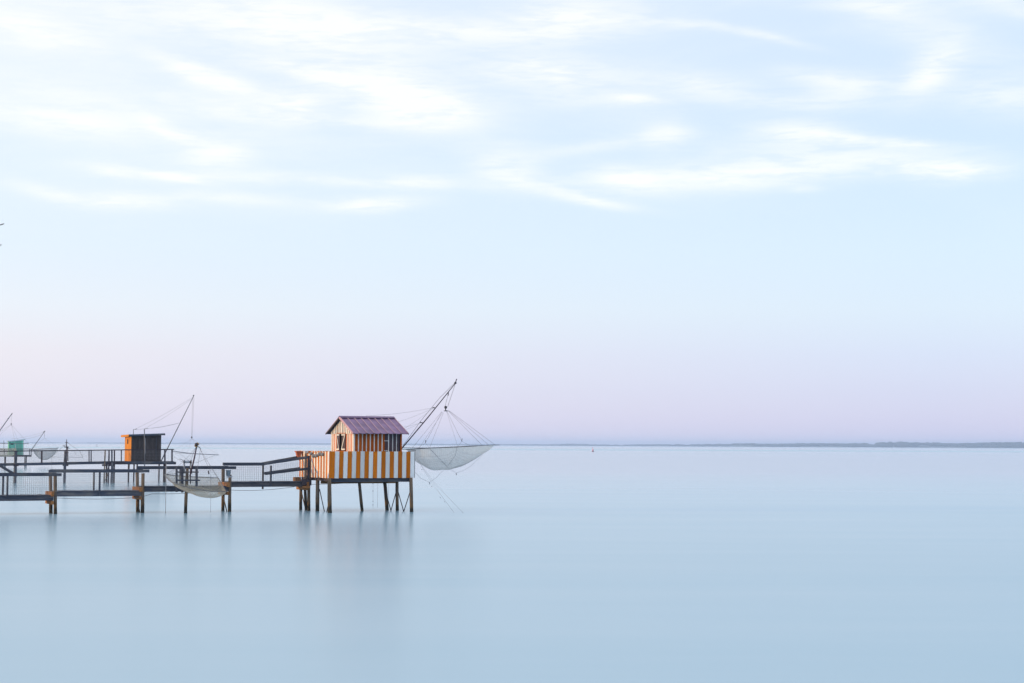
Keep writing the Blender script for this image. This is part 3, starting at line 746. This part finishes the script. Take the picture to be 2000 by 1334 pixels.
# winch drum on the frame
wi = thing('winch', 'small rope winch standing on the frame beside the walkway', 'winch', at(367, 905, YF))
for px in (359.5, 372.5):
    tube('leg', [at(px, 925, YF), at(px-.3, 903, YF)], .018, MAT['zinc'], wi, 6)
    tube('leg', [at(px+2, 925, YF+.3), at(px+.5, 903, YF+.1)], .018, MAT['zinc'], wi, 6)
tube('drum', [at(359, 902, YF), at(373, 902, YF)], .048, MAT['zinc'], wi, 12)
for px in (359, 373): tube('flange', [at(px, 902, YF), at(px+.9, 902, YF)], .075, MAT['metal'], wi, 12)
tube('crank', [at(357.5, 902, YF), at(355.5, 897.5, YF), at(350, 896.5, YF)], .010, MAT['metal'], wi, 5)
# bucket hung on the stilt top
bk = at(446, 930, 65.2); bt_ = thing('bucket', 'dented grey zinc bucket set on the walkway post right of the small net', 'bucket', bk)
lathe('pail', [(.075, 0), (.10, .22), (.105, .225), (.105, .235), (.095, .235), (.07, .02)], MAT['zinc'], bt_, Matrix.Translation(bk))
tube('handle', [bk+Vector((-.1, 0, .22)), bk+Vector((-.06, 0, .10)), bk+Vector((.06, 0, .10)), bk+Vector((.1, 0, .22))], .006, MAT['metal'], bt_, 4)
beam('bracket', at(443, 932, 65.2), at(454, 931, 65.2), .12, .04, MAT['zinc'], bt_)

# ------------------------------------------------------------------ small net at the walkway
mB = thing('net_mast', 'short leaning mast with rusty head beside the walkway', 'mast', at(370, 926, 63.8))
tube('mast', [at(371, 930, 63.8), at(379, 897, 63.8), at(385, 868, 63.8)], [.030, .028, .022], MAT['mast'], mB, 8)
hd = at(384, 868, 63.75)
beam('head', at(381.5, 872.5, 63.75), at(387, 865.5, 63.75), .09, .10, MAT['brass'], mB)
tube('pulley', [hd+Vector((0, -.09, 0)), hd+Vector((0, .09, 0))], .06, MAT['metal'], mB, 10)
tube('arm', [at(386, 872.5, 63.75), at(390, 873.5, 63.7), at(391.5, 878, 63.7)], .015, MAT['metal'], mB, 5)
tube('mast_stay', [at(384, 871, 63.8), at(372, 900, 63.9), at(370, 915, 63.9)], .006, MAT['rope'], mB, 4)
nB = thing('lift_net', 'small square lift net drooping in front of the walkway', 'fishing net', at(385, 940, 63.2), 'square fishing nets hung from masts')
cA, cB, cC, cD = at(321, 927, 64.6), at(426, 933, 64.6), at(442.5, 960.5, 62.2), at(334, 941, 62.0)
netting('netting', [cA, cB, cC, cD], .62, MAT['netB'], nB, 20, bottom=at(398, 969, 63.3), thread=(1, .0018))
for a, b_, sg in ((cA, cB, .03), (cB, cC, 0.), (cC, cD, .10), (cD, cA, .03)):
    tube('rim', sagline(a, b_, sg), .013, MAT['greymast'], nB, 5)
tube('rim', [at(345, 925, 64), at(322, 927, 64.6)], .01, MAT['greymast'], nB, 4)
hb = at(391.5, 878, 63.7)
for c in (cB, cC, at(412, 922, 63.6), at(383, 930, 62.2)): rope(hb, c, nB, .0055, .02)
rope(at(383, 873, 63.75), at(324, 926, 64.5), nB, .005, .12)
rope(at(384, 873, 63.75), cD, nB, .004, .1)
tube('weight', [at(407, 919, 63.6), at(408, 926, 63.6)], .025, MAT['metal'], nB, 6)
rope(at(411.5, 926, 63.6), at(411.5, 1001, 63.6), nB, .0045)
tube('rim', [at(401, 942, 62.2), at(418, 933, 63.9)], .004, MAT['rope'], nB, 4)
tube('rod', [at(324.5, 905, 63.4), at(323.5, 1003, 63.4)], .010, MAT['palerope'], walk, 5)
rope(at(321, 928, 64), at(360, 905, 68), nB, .006, .05, MAT['palerope'])

# ------------------------------------------------------------------ big mast and net at the striped hut
YM = 67.6
mA = thing('net_mast', 'tall leaning dark mast beside the striped hut', 'mast', at(784, 876, YM))
b0, b1 = at(783, 878, YM), at(889, 749, 69.6)
tube('mast', [b0, b0.lerp(b1, .5)+Vector((.0, 0, -.03)), b1], [.024, .023, .017], MAT['mast'], mA, 8)
tube('mast_tip', [b1, at(892, 740, 69.6)], [.018, .024], MAT['mast'], mA, 6)
tube('pulley', [at(889, 748, 69.5), at(890, 748, 69.75)], .045, MAT['metal'], mA, 10)
tube('cleat', [at(876, 765, 69.3), at(875, 773, 69.3)], .02, MAT['metal'], mA, 5)
for (px, py) in ((848, 796), (823, 825)):
    Yk = YM+2*(px-784)/105; tube('cleat', [at(px-3, py-.5, Yk), at(px+3, py+1, Yk)], .018, MAT['metal'], mA, 5)
tube('mast_line', [at(786, 872, YM), at(822, 822, 68.3), at(858, 778, 69.0), at(889, 747, 69.55)], .008, MAT['rope'], mA, 4)
ridge_end = HP(HL+.05, HW/2, RZ+.05)
rope(at(848, 796, 68.9), at(715, 812, 67.4), mA, .0045, .06, MAT['palerope'], 'stay')
for (px, py) in ((778, 824), (788, 838)): rope(at(848, 796, 68.9), at(px, py, 67.4), mA, .004, .03, MAT['palerope'], 'stay')
rope(at(823, 825, 68.4), at(789, 834, 67.4), mA, .004, .02, MAT['palerope'], 'stay')
rope(at(823, 825, 68.4), at(790, 840, 67.2), mA, .004, .02, MAT['palerope'], 'stay')
# net
nA = thing('lift_net', 'large square lift net hanging over the water right of the striped hut', 'fishing net', at(880, 873, 69.5), 'square fishing nets hung from masts')
cL, cF, cR, cK = at(793, 877.5, 67.9), at(895, 873.3, 67.8), at(967, 868.8, 70.4), at(839, 874.8, 70.8)
netting('netting', [cL, cF, cR, cK], .95, MAT['net'], nA, 28, bottom=at(868, 915.5, 69.3), wrinkle=.06, power=1.06, thread=(1, .0022))
tube('rim', [at(784, 874.7, 69.0), cK, at(894, 872.3, 70.9), at(921, 870.8, 70.8), at(975.5, 869, 70.6)], [.015, .015, .014, .013, .012], MAT['greymast'], nA, 6)
tube('rim', [at(784, 877.8, 67.4), at(800, 878.2, 67.7), at(815, 877, 67.8), at(839, 875.3, 67.8), cF], .012, MAT['greymast'], nA, 6)
tube('rim', [cF, at(930, 871, 69.0), cR], .012, MAT['greymast'], nA, 6)
tube('rim', [cL, cK], .012, MAT['greymast'], nA, 6)
tube('rim', [at(798, 881, 67.4), at(812, 880.3, 67.6)], .014, MAT['metal'], nA, 5)
hub = at(871, 800, 69.5)
ball('hub', at(870.5, 795.5, 69.5), .062, MAT['metal'], nA)
lathe('collar', [(.03, 0), (.10, .01), (.10, .022), (.03, .05)], MAT['greymast'], nA, Matrix.Translation(at(871, 803.5, 69.5)))
rope(at(869, 794, 69.5), at(875.5, 770, 69.3), nA, .007); rope(at(874.5, 794, 69.5), at(889.5, 749, 69.6), nA, .007)
tube('hook', [at(870.5, 797, 69.5), at(870, 802, 69.5)], .02, MAT['metal'], nA, 5)
def bridle(apx, kpx, ends, Y0, Y1):
    k = at(kpx[0], kpx[1], Y1); rope(at(apx[0], apx[1], Y0), k, nA, .0045)
    for (px, py, Yq) in ends: rope(k, at(px, py, Yq), nA, .0042)
    tube('shackle', [k, k+Vector((0.01, 0, .12))], .012, MAT['metal'], nA, 5)
bridle((863, 804), (831, 865), ((815, 876, 68.2), (839, 875, 70.8)), 69.5, 69.2)
bridle((873, 803), (902, 862), ((894, 872, 70), (919, 871, 69)), 69.5, 69.8)
for (a, b_, Yq) in (((863, 804), (806, 874), 68.4), ((865, 805), (818, 876), 68.2), ((866, 806), (839, 875), 70.8), ((872, 803), (894, 872), 70.0),
                    ((875, 802), (942, 870), 69.6), ((877, 802), (967, 869), 70.4), ((876, 802), (955, 869.5), 70.5)):
    rope(at(a[0], a[1], 69.5), at(b_[0], b_[1], Yq), nA, .0045)
# seams on the netting and lines trailing below
for pts in (((839, 875.5, 67.9), (858, 896, 67.8), (876, 914, 68.4)), ((893, 873, 67.8), (889, 890, 67.9), (875, 909, 68.2))):
    tube('seam', [at(*p) for p in pts], .0065, MAT['rope'], nA, 4)
for pts in (((808, 920, 67.8), (822, 934, 67.9), (839, 942, 68), (852, 933, 68.4), (866, 918, 68.6)), ((880, 917, 69), (891, 924, 69), (905, 919, 69.2), (920, 910, 69.5), (942, 889, 69.8))):
    tube('line', [at(*p) for p in pts], .0055, MAT['palerope'], nA, 4)
for c in ((839, 942, 68), (891, 924, 69)):
    tube('weight', [at(c[0], c[1], c[2]), at(c[0]+.4, c[1]+4, c[2])], .013, MAT['metal'], nA, 5)
for pts in (((812, 891, 67.0), (830, 922, 66.8), (845, 945, 66.4), (888, 1003, 65.6)), ((820, 905, 67.4), (846, 940, 66.8), (870, 966, 66.2), (907, 1004, 65.6))):
    tube('line', [at(*p) for p in pts], .0045, MAT['palerope'], nA, 4)
for (px, py) in ((824, 917), (843, 950), (860, 972), (868, 980)): ball('float', at(px, py, 66.6-(py-917)*.012), .015, MAT['metal'], nA)
# beaded line hanging under the platform
for px, y0, y1, bd in ((728.5, 942, 992, 1), (738, 941, 992, 0), (759.5, 942, 975, 0)):
    hl_ = rope(at(px, y0, 67.2), at(px-1 if not bd else px, y1, 67.2), plat, .004, 0, MAT['palerope'], 'hanging_line')
    if bd:
        for y in (945, 959, 979, 986): ball('bead', at(px, y, 67.2), .016, MAT['metal'], hl_)

# ------------------------------------------------------------------ rear pier
YR = 111.5
def YP(px): return 110.3+px*.0118
pier = thing('pier', 'long dark railed pier behind the near walkway, ending at the dark hut', 'pier', atw(130, 111.5, 0))
def rp(px, py): return at(px, py, YP(px))
def rail_y(px): return 881.3-px*.0105+ (0)
def deck_y(px): return 905.5-px*.0190 if px < 221 else 901.3
pb = Vector((-.30, .95, 0))
brk = [-60, 31, 128, 217, 340]
for k in range(4):
    a, b_ = brk[k], brk[k+1]
    for off in (0, 1.1):
        for (nm, yy, w, h) in (('handrail', rail_y, .05, .065), ('stringer', lambda p: deck_y(p)+2.4, .08, .15)):
            A = rp(a, yy(a))+pb*off; B = rp(b_, yy(b_))+pb*off
            beam(nm, A, B, w, h, MAT['rail'] if nm == 'stringer' else MAT['dark'], pier)
        if k < 3 or off == 0:
            A0, B0, A1, B1 = rp(a, deck_y(a)), rp(b_, deck_y(b_)), rp(a, rail_y(a)), rp(b_, rail_y(b_))
            wiremesh('wire_panel', A0+pb*off, B0+pb*off, A1+pb*off, B1+pb*off, pier, .09, .09, .0026)
    n_ = 30; it = []
    for j in range(n_):
        px = a+(b_-a)*(j+.5)/n_; c = rp(px, deck_y(px)); it.append(boxgeo(c+Vector((0, 0, .0)), c+pb*1.1, .12, .03))
    v, f = gather(it); dk = meshobj('deck_boards', v, f, MAT['rail'], pier); dk['kind'] = 'stuff'
for px in (81.5, 174, 178, 237, 322, 336): 
    beam('rail_post', rp(px, deck_y(px)), rp(px, rail_y(px)), .10 if px in (81.5, 322, 336) else .06, .06, MAT['dark'], pier, up=Vector((0, -1, 0)))
for (px, r, top) in ((31, .105, 882), (128, .09, 881), (205.5, .045, 880), (213, .05, 880), (219.5, .085, 903), (223.5, .05, 880)):
    Yq = HCAM*FPX/(943-(864.5+px*.0045)); pole('stilt', atw(px-.5, Yq, -.8), at(px, top, Yq), r, r*.92, MAT['stilt'] if px == 205.5 else (MAT['dark'] if px in (213, 223.5) else MAT['rail']), pier)
beam('gate_panel', rp(218.5, 901), rp(218.5, 880), .10, .04, MAT['rail'], pier, up=Vector((0, -1, 0)))
for (px, Yq) in ((262, 117), (268, 116.4), (311, 117.4), (323.5, 116)): pole('stilt', atw(px, Yq, -.8), at(px, 904, Yq), .055, .05, MAT['dark'], pier)
for px in (31, 128, 205, 219): beam('cap', rp(px-5, 908.5), rp(px+5, 908.5), .35, .12, MAT['dark'], pier)
for (a, b_, c, d) in ((207, 909, 212, 938), (212, 909, 206, 938), (223, 909, 218, 938)): tube('brace', [at(a, b_, 112.8), at(c, d, 112.8)], .02, MAT['stilt'], pier, 5)

# dark hut
YH = 113.6
h0 = at(256, 901.0, YH); HZ = h0.z; h0.z = 0
def DP(a, b_, z): return h0+DIR*a+BACK*b_+Vector((0, 0, z))
hd2 = thing('fishing_hut', 'small dark boarded hut with a flat roof and orange end wall', 'hut', DP(1, .9, HZ))
HTL, HTR = zz(256, 850.5, YH), zz(313, 848.5, YH+.8); DL, DD = 1.98, 1.95
nb = 12
for k in range(nb):
    a = DL*(k+.5)/nb; zt = HTL+(HTR-HTL)*(k+.5)/nb
    if 8 <= k <= 9: continue
    beam('board', DP(a, 0, HZ), DP(a, 0, zt), DL/nb-.008, .03, MAT['black'], hd2, up=-BACK)
dr = beam('door', DP(DL*9/12, .0, HZ+.04), DP(DL*9/12, .0, HTL-.15), DL*2/12-.01, .03, MAT['black'], hd2, up=-BACK)
beam('edge_strip', DP(DL*10/12, -.03, HZ+.02), DP(DL*10/12, -.03, HTL-.12), .035, .02, MAT['rail'], dr, up=-BACK)
beam('wall_top', DP(DL*8/12, 0, HTL-.07), DP(DL*10/12, 0, HTL-.06), .03, .15, MAT['black'], hd2)
for k in range(7):
    bb = DD*(k+.5)/7; beam('end_board', DP(0, bb, HZ), DP(0, bb, HTL-.02), DD/7-.008, .03, MAT['hutor'], hd2, up=-DIR)
    beam('end_board', DP(DL, bb, HZ), DP(DL, bb, HTR-.02), DD/7-.008, .03, MAT['black'], hd2, up=DIR)
for k in range(nb):
    a = DL*(k+.5)/nb; beam('board', DP(a, DD, HZ), DP(a, DD, HTL), DL/nb-.006, .03, MAT['black'], hd2, up=BACK)
wn_ = beam('window', DP(-.03, 1.0, zz(249, 867, YH)), DP(-.03, 1.0, zz(249, 858, YH)), .22, .02, MAT['hole'], hd2, up=-DIR)
rf = panel('roof', [DP(-.22, -.22, HTL+.02), DP(DL+.22, -.22, HTR+.03), DP(DL+.22, DD+.2, HTR-.02), DP(-.22, DD+.2, HTL-.03)], Vector((0, 0, 1)), .05, MAT['blueroof'], hd2)
beam('fascia', DP(-.22, -.235, HTL-.01), DP(DL+.22, -.235, HTR+.0), .02, .10, MAT['rail'], rf)
beam('fascia', DP(-.235, -.22, HTL-.01), DP(-.235, DD+.2, HTL-.05), .02, .15, MAT['hutor'], rf)
panel('floor', [DP(.02, .02, HZ-.02), DP(DL-.02, .02, HZ-.02), DP(DL-.02, DD-.02, HZ-.02), DP(.02, DD-.02, HZ-.02)], Vector((0, 0, 1)), .02, MAT['dark'], hd2)
# its deck
dd2 = thing('hut_platform', 'dark deck carrying the small dark hut at the end of the rear pier', 'platform', DP(1, .9, 0))
panel('deck', [DP(-1.6, -.3, HZ-.05), DP(2.95, -.3, HZ-.05), DP(2.95, 2.3, HZ-.05), DP(-1.6, 2.3, HZ-.05)], Vector((0, 0, 1)), .025, MAT['rail'], dd2)
for bb in (-.25, 2.2): beam('beam', DP(-1.6, bb, HZ-.13), DP(2.95, bb, HZ-.13), .09, .15, MAT['dark'], dd2)
for a in (-1.2, .3, 2.7): pole('stilt', DP(a, 2.0, -.8), DP(a, 2.0, HZ-.08), .06, .055, MAT['dark'], dd2)
# steel poles at the hut
sp = thing('pole_pair', 'two slim grey posts with short arms standing in front of the dark hut', 'post', atw(282, 112.4, 0))
tube('post', [at(282.5, 912, 112.4), at(282, 838, 112.4)], .03, MAT['greymast'], sp, 6)
tube('post', [at(260.5, 850, 115), at(260.5, 839, 115)], .02, MAT['greymast'], sp, 6)
tube('arm', [at(282, 838, 112.4), at(289, 836.5, 112.4)], .014, MAT['greymast'], sp, 5)
tube('arm', [at(260.5, 839, 115), at(268, 837.5, 115)], .014, MAT['greymast'], sp, 5)
beam('splice', at(283.5, 886, 112.35), at(283.5, 856, 112.35), .07, .05, MAT['greymast'], sp, up=Vector((0, -1, 0)))
# its mast and lowered net
YC = 116
mC = thing('net_mast', 'slim grey mast leaning right from behind the dark hut', 'mast', at(315, 900, YC))
tube('mast', [at(314.5, 901, YC), at(378, 774, YC+2)], [.035, .022], MAT['greymast'], mC, 6)
ball('head', at(378, 772.5, YC+2), .05, MAT['metal'], mC)
for (a, b_) in (((378, 775), (262, 839)), ((376, 778), (283, 837)), ((350, 826), (284, 837)), ((350, 826), (262, 839))):
    rope(at(a[0], a[1], YC+1.5), at(b_[0], b_[1], 114), mC, .007, .08, MAT['palerope'], 'stay')
for (x0, x1) in ((376.5, 374), (378.8, 375.5)): rope(at(x0, 775, YC+2), at(x1, 852, YC+2), mC, .006, 0, MAT['rope'], 'halyard')
nC = thing('lift_net', 'lowered sparse lift net beside the dark hut', 'fishing net', at(383, 885, YC+2), 'square fishing nets hung from masts')
ball('hub', at(374.5, 854, YC+2), .06, MAT['metal'], nC)
qa, qb, qc, qd = at(337, 881, YC), at(390, 885, YC+4.), at(427, 888.5, YC+1), at(342, 884.5, YC-.8)
netting('netting', [qa, qb, qc, qd], .5, MAT['netthin'], nC, 12, bottom=at(383, 904, YC+1.5))
tube('rim', [qa, at(375, 886, YC+1), qc], .022, MAT['greymast'], nC, 5)
tube('rim', [qd, at(400, 887, YC+2), qc], .012, MAT['greymast'], nC, 5)
for (px, py) in ((337, 881), (352, 884), (365, 886), (392, 886), (405, 889), (427, 888)): rope(at(374.5, 856, YC+2), at(px, py, YC+1), nC, .0055, .03, MAT['palerope'])
for pts in (((350, 885), (367, 899)), ((340, 892), (358, 904), (383, 904)), ((383, 904), (420, 889))):
    tube('line', [at(p[0], p[1], YC+1.2) for p in pts], .008, MAT['rope'], nC, 4)

# winch stand on the rear pier
YS = 110.4
ws2 = thing('winch_stand', 'dark winch stand with cross arms rising from the rear pier', 'winch', at(130, 905, YS))
tube('post', [at(129.5, 906, YS), at(130.2, 858, YS)], [.05, .022], MAT['dark'], ws2, 6)
for (x0, x1, y, r) in ((125.5, 134, 873, .035), (122.5, 129, 870.5, .014), (131, 137, 875.5, .014), (126, 134, 884, .03), (125.5, 134, 898.5, .022), (127, 133, 864, .018), (126, 134, 890, .02)):
    tube('arm', [at(x0, y, YS), at(x1, y+.3, YS)], r, MAT['metal'], ws2, 6)
tube('post', [at(126.5, 904, YS+.1), at(126.5, 882, YS+.1)], .03, MAT['rail'], ws2, 6)
tube('post', [at(132.5, 900, YS+.1), at(132, 872, YS+.1)], .03, MAT['dark'], ws2, 6)
nF = thing('lift_net', 'folded net frame hanging near the winch stand on the rear pier', 'fishing net', at(130, 893, YS), 'square fishing nets hung from masts')
for pts in (((100, 892.5), (130, 893), (162, 893.3)), ((156.5, 882), (162, 893.3)), ((131, 864), (157, 882)), ((130, 866), (101, 892)), ((146, 882), (148, 888))):
    tube('rim', [at(p[0], p[1], YS-.6) for p in pts], .009, MAT['greymast'], nF, 4)
netting('netting', [at(101, 892, YS), at(156.5, 882, YS+.8), at(162, 893, YS), at(120, 893, YS-.8)], .05, MAT['netthin'], nF, 8)
rope(at(101, 892, YS), at(101, 918, YS), nF, .006)

# ------------------------------------------------------------------ green hut far left
YG = 193
SG = FPX/YG
g0 = at(17, 888.5, YG); GZ = g0.z; g0.z = 0
ga = R(20); gd = Vector((math.cos(ga), math.sin(ga), 0)); gb = Vector((-math.sin(ga), math.cos(ga), 0))
def GP(a, b_, z): return g0+gd*a+gb*b_+Vector((0, 0, z))
gh = thing('fishing_hut', 'sea green hut with a pale sloping roof at the far left', 'hut', GP(.8, .7, GZ))
GL = 27/SG/math.cos(ga)*.97; GTL, GTR = zz(16, 863, YG), zz(43, 860, YG)
for k in range(8):
    a = GL*(k+.5)/8; zt = GTL+(GTR-GTL)*(k+.5)/8
    beam('board', GP(a, 0, GZ), GP(a, 0, zt), GL/8-.006, .03, MAT['green'], gh, up=-gb)
    beam('board', GP(a, 1.6, GZ), GP(a, 1.6, zt), GL/8-.006, .03, MAT['green'], gh, up=gb)
for k in range(6):
    bb = 1.6*(k+.5)/6
    beam('end_board', GP(0, bb, GZ), GP(0, bb, GTL), 1.6/6-.006, .03, MAT['green'], gh, up=-gd)
    beam('end_board', GP(GL, bb, GZ), GP(GL, bb, GTR), 1.6/6-.006, .03, MAT['green'], gh, up=gd)
panel('roof', [GP(-.15, -.12, GTL+.0), GP(GL+.16, -.12, GTR+.05), GP(GL+.16, 1.7, GTR+.05), GP(-.15, 1.7, GTL)], Vector((0, 0, 1)), .10, MAT['paleroof'], gh)
gw_ = beam('window', GP(.35, -.03, zz(22, 868.5, YG)), GP(.35, -.03, zz(22, 865.5, YG)), .30, .02, MAT['hole'], gh, up=-gb)
gd_ = beam('door', GP(GL*.62, -.03, GZ+.03), GP(GL*.62, -.03, GZ+1.25), .55, .03, MAT['green'], gh, up=-gb)
beam('frame', GP(GL*.62-.3, -.04, GZ+.03), GP(GL*.62-.3, -.04, GZ+1.3), .05, .03, MAT['white'], gd_, up=-gb)
beam('corner_board', GP(GL-.02, -.03, GZ), GP(GL-.02, -.03, GTR-.02), .07, .03, MAT['white'], gh, up=-gb)
gp = thing('hut_platform', 'dark railed deck under the sea green hut', 'platform', GP(.5, .5, 0))
panel('deck', [GP(-4, -.6, GZ-.05), GP(2.45, -.6, GZ-.05), GP(2.45, 2, GZ-.05), GP(-4, 2, GZ-.05)], Vector((0, 0, 1)), .04, MAT['rail'], gp)
for bb in (-.55, 1.9): beam('beam', GP(-4, bb, GZ-.13), GP(2.45, bb, GZ-.13), .09, .15, MAT['dark'], gp)
for (a, bb) in ((-.35, -.4), (1.9, -.4), (-.3, 1.8), (1.9, 1.8), (-3, -.4), (-3, 1.8)): pole('stilt', GP(a, bb, -.8), GP(a, bb, GZ-.08), .07, .065, MAT['dark'], gp)
zr = zz(50, 877, YG)
for bb in (-.55, 1.9): beam('handrail', GP(-4, bb, zr), GP(2.45, bb, zr), .06, .08, MAT['rail'], gp)
beam('handrail', GP(2.45, -.55, zr), GP(2.45, 1.9, zr), .06, .08, MAT['rail'], gp)
for (a, bb) in ((2.42, -.5), (2.42, 1.85), (-.5, -.5), (-2, -.5)): beam('rail_post', GP(a, bb, GZ), GP(a, bb, zr), .08, .08, MAT['rail'], gp)
tube('flagpole', [GP(-.55, -.5, GZ), at(7.5, 860, YG)], .025, MAT['metal'], gp, 5)
# masts and nets beside it
YD = 186
mD = thing('net_mast', 'grey mast rising from the left edge above the green hut', 'mast', at(-20, 888, YD))
tube('mast', [at(-34, 888, YD), at(22.5, 809, YD)], [.07, .04], MAT['greymast'], mD, 6)
tube('tip', [at(22.5, 810, YD), at(23.8, 807, YD)], .05, MAT['metal'], mD, 5)
tube('cleat', [at(14.5, 817, YD), at(17.5, 818, YD)], .04, MAT['metal'], mD, 5)
nD = thing('lift_net', 'wide lift net slung in front of the green hut', 'fishing net', at(14, 875, YD), 'square fishing nets hung from masts')
ball('hub', at(22, 828, YD), .075, MAT['metal'], nD)
rope(at(23, 811, YD), at(22, 827, YD), nD, .010, 0, MAT['palerope'])
ra, rb, rc, rd = at(-35, 866, YD+1.5), at(56, 866.6, YD+1.5), at(32, 877, YD-1), at(-30, 877, YD-1)
for p in (ra, rb, rc, rd, at(38, 866.5, YD+1.5)): rope(at(22, 829, YD), p, nD, .009, 0, MAT['palerope'])
tube('rim', [ra, rb], .03, MAT['greymast'], nD, 5); tube('rim', [rd, at(-10, 878, YD-1), rc], .02, MAT['greymast'], nD, 5)
netting('netting', [at(-34, 875, YD+1.2), at(30, 875.5, YD+1.2), rc, rd], .7, MAT['netB'], nD, 10, bottom=at(12, 892, YD))
YE = 194.5
mE = thing('net_mast', 'short thin mast at the right end of the green hut deck', 'mast', at(61, 879, YE))
tube('mast', [at(60.5, 880, YE), at(87, 843, YE)], [.04, .03], MAT['greymast'], mE, 5)
tube('tip', [at(85, 844.5, YE), at(88, 842, YE)], .055, MAT['metal'], mE, 5)
rope(at(86, 844, YE), at(22, 857.5, YE), mE, .009, .1, MAT['palerope'], 'stay'); rope(at(83, 848, YE), at(44, 858, YE), mE, .009, .1, MAT['palerope'], 'stay')
nE = thing('lift_net', 'deep pale lift net hanging right of the green hut deck', 'fishing net', at(88, 880, YE), 'square fishing nets hung from masts')
rope(at(87, 845, YE), at(87, 854, YE), nE, .012)
ea, eb, ec, ed = at(62.5, 877.5, YE), at(98, 875.5, YE+1.6), at(114.5, 874.8, YE), at(76, 877.2, YE-1.6)
netting('netting', [ea, eb, ec, ed], 1.3, MAT['netfar'], nE, 14, bottom=at(88, 898.5, YE), thread=(1, .0035))
for a, b_ in ((ea, eb), (eb, ec), (ec, ed), (ed, ea)): tube('rim', [a, b_], .018, MAT['greymast'], nE, 5)
for p in (ea, eb, ec, ed): rope(at(87, 855, YE), p, nE, .007, 0, MAT['palerope'])

# ------------------------------------------------------------------ buoy and beacon
bp = atw(1158, 700, 0)
by = thing('buoy', 'small red conical channel buoy far out on the open water', 'buoy', bp)
lathe('hull', [(.4, -.4), (.4, .2), (.32, .26)], MAT['metal'], by, Matrix.Translation(bp))
lathe('cone', [(.30, .26), (.16, .9), (.08, 1.3), (.07, 1.5)], MAT['buoyred'], by, Matrix.Translation(bp))
lathe('topmark', [(.04, 1.5), (.11, 1.55), (.10, 1.75), (.03, 1.85)], MAT['buoyred'], by, Matrix.Translation(bp))
bp = atw(189.3, 1250, 0)
bc = thing('beacon', 'thin dark marker post standing in the water left of the dark hut', 'beacon', bp)
tube('post', [bp+Vector((0, 0, -1)), bp+Vector((0, 0, 1.5))], .16, MAT['metal'], bc, 6)
lathe('topmark', [(.2, 1.4), (.25, 1.5), (.2, 1.75)], MAT['metal'], bc, Matrix.Translation(bp))

# ------------------------------------------------------------------ shared groups
GROUPS = {'net_mast': 'leaning masts that carry the lift nets', 'fishing_hut': 'fishing huts standing over the water', 'hut_platform': 'platforms under the fishing huts'}
for o_ in COL.objects:
    g_ = GROUPS.get(o_.name.split('.')[0])
    if g_ and o_.parent is None: o_['group'] = g_

# ------------------------------------------------------------------ haze
def hazebox(x0, x1, y0, y1, z0, z1, dens):
    v = [(x, y, z) for x in (x0, x1) for y in (y0, y1) for z in (z0, z1)]
    f = [(0, 1, 3, 2), (4, 6, 7, 5), (0, 4, 5, 1), (2, 3, 7, 6), (0, 2, 6, 4), (1, 5, 7, 3)]
    m = bpy.data.materials.new('haze air'); m.use_nodes = True; t = m.node_tree; t.nodes.clear()
    o = t.nodes.new('ShaderNodeOutputMaterial'); p = t.nodes.new('ShaderNodeVolumePrincipled')
    p.inputs['Density'].default_value = dens; p.inputs['Color'].default_value = (.68, .79, 1.0, 1); p.inputs['Anisotropy'].default_value = .5
    t.links.new(p.outputs[0], o.inputs['Volume'])
    h = meshobj('haze', v, f, m); h['kind'] = 'stuff'; h['label'] = 'pale blue haze lying over the estuary'; h['category'] = 'haze'; return h
hazebox(-14100, 14100, -310, 12600, -1, 30, 1.6e-4)
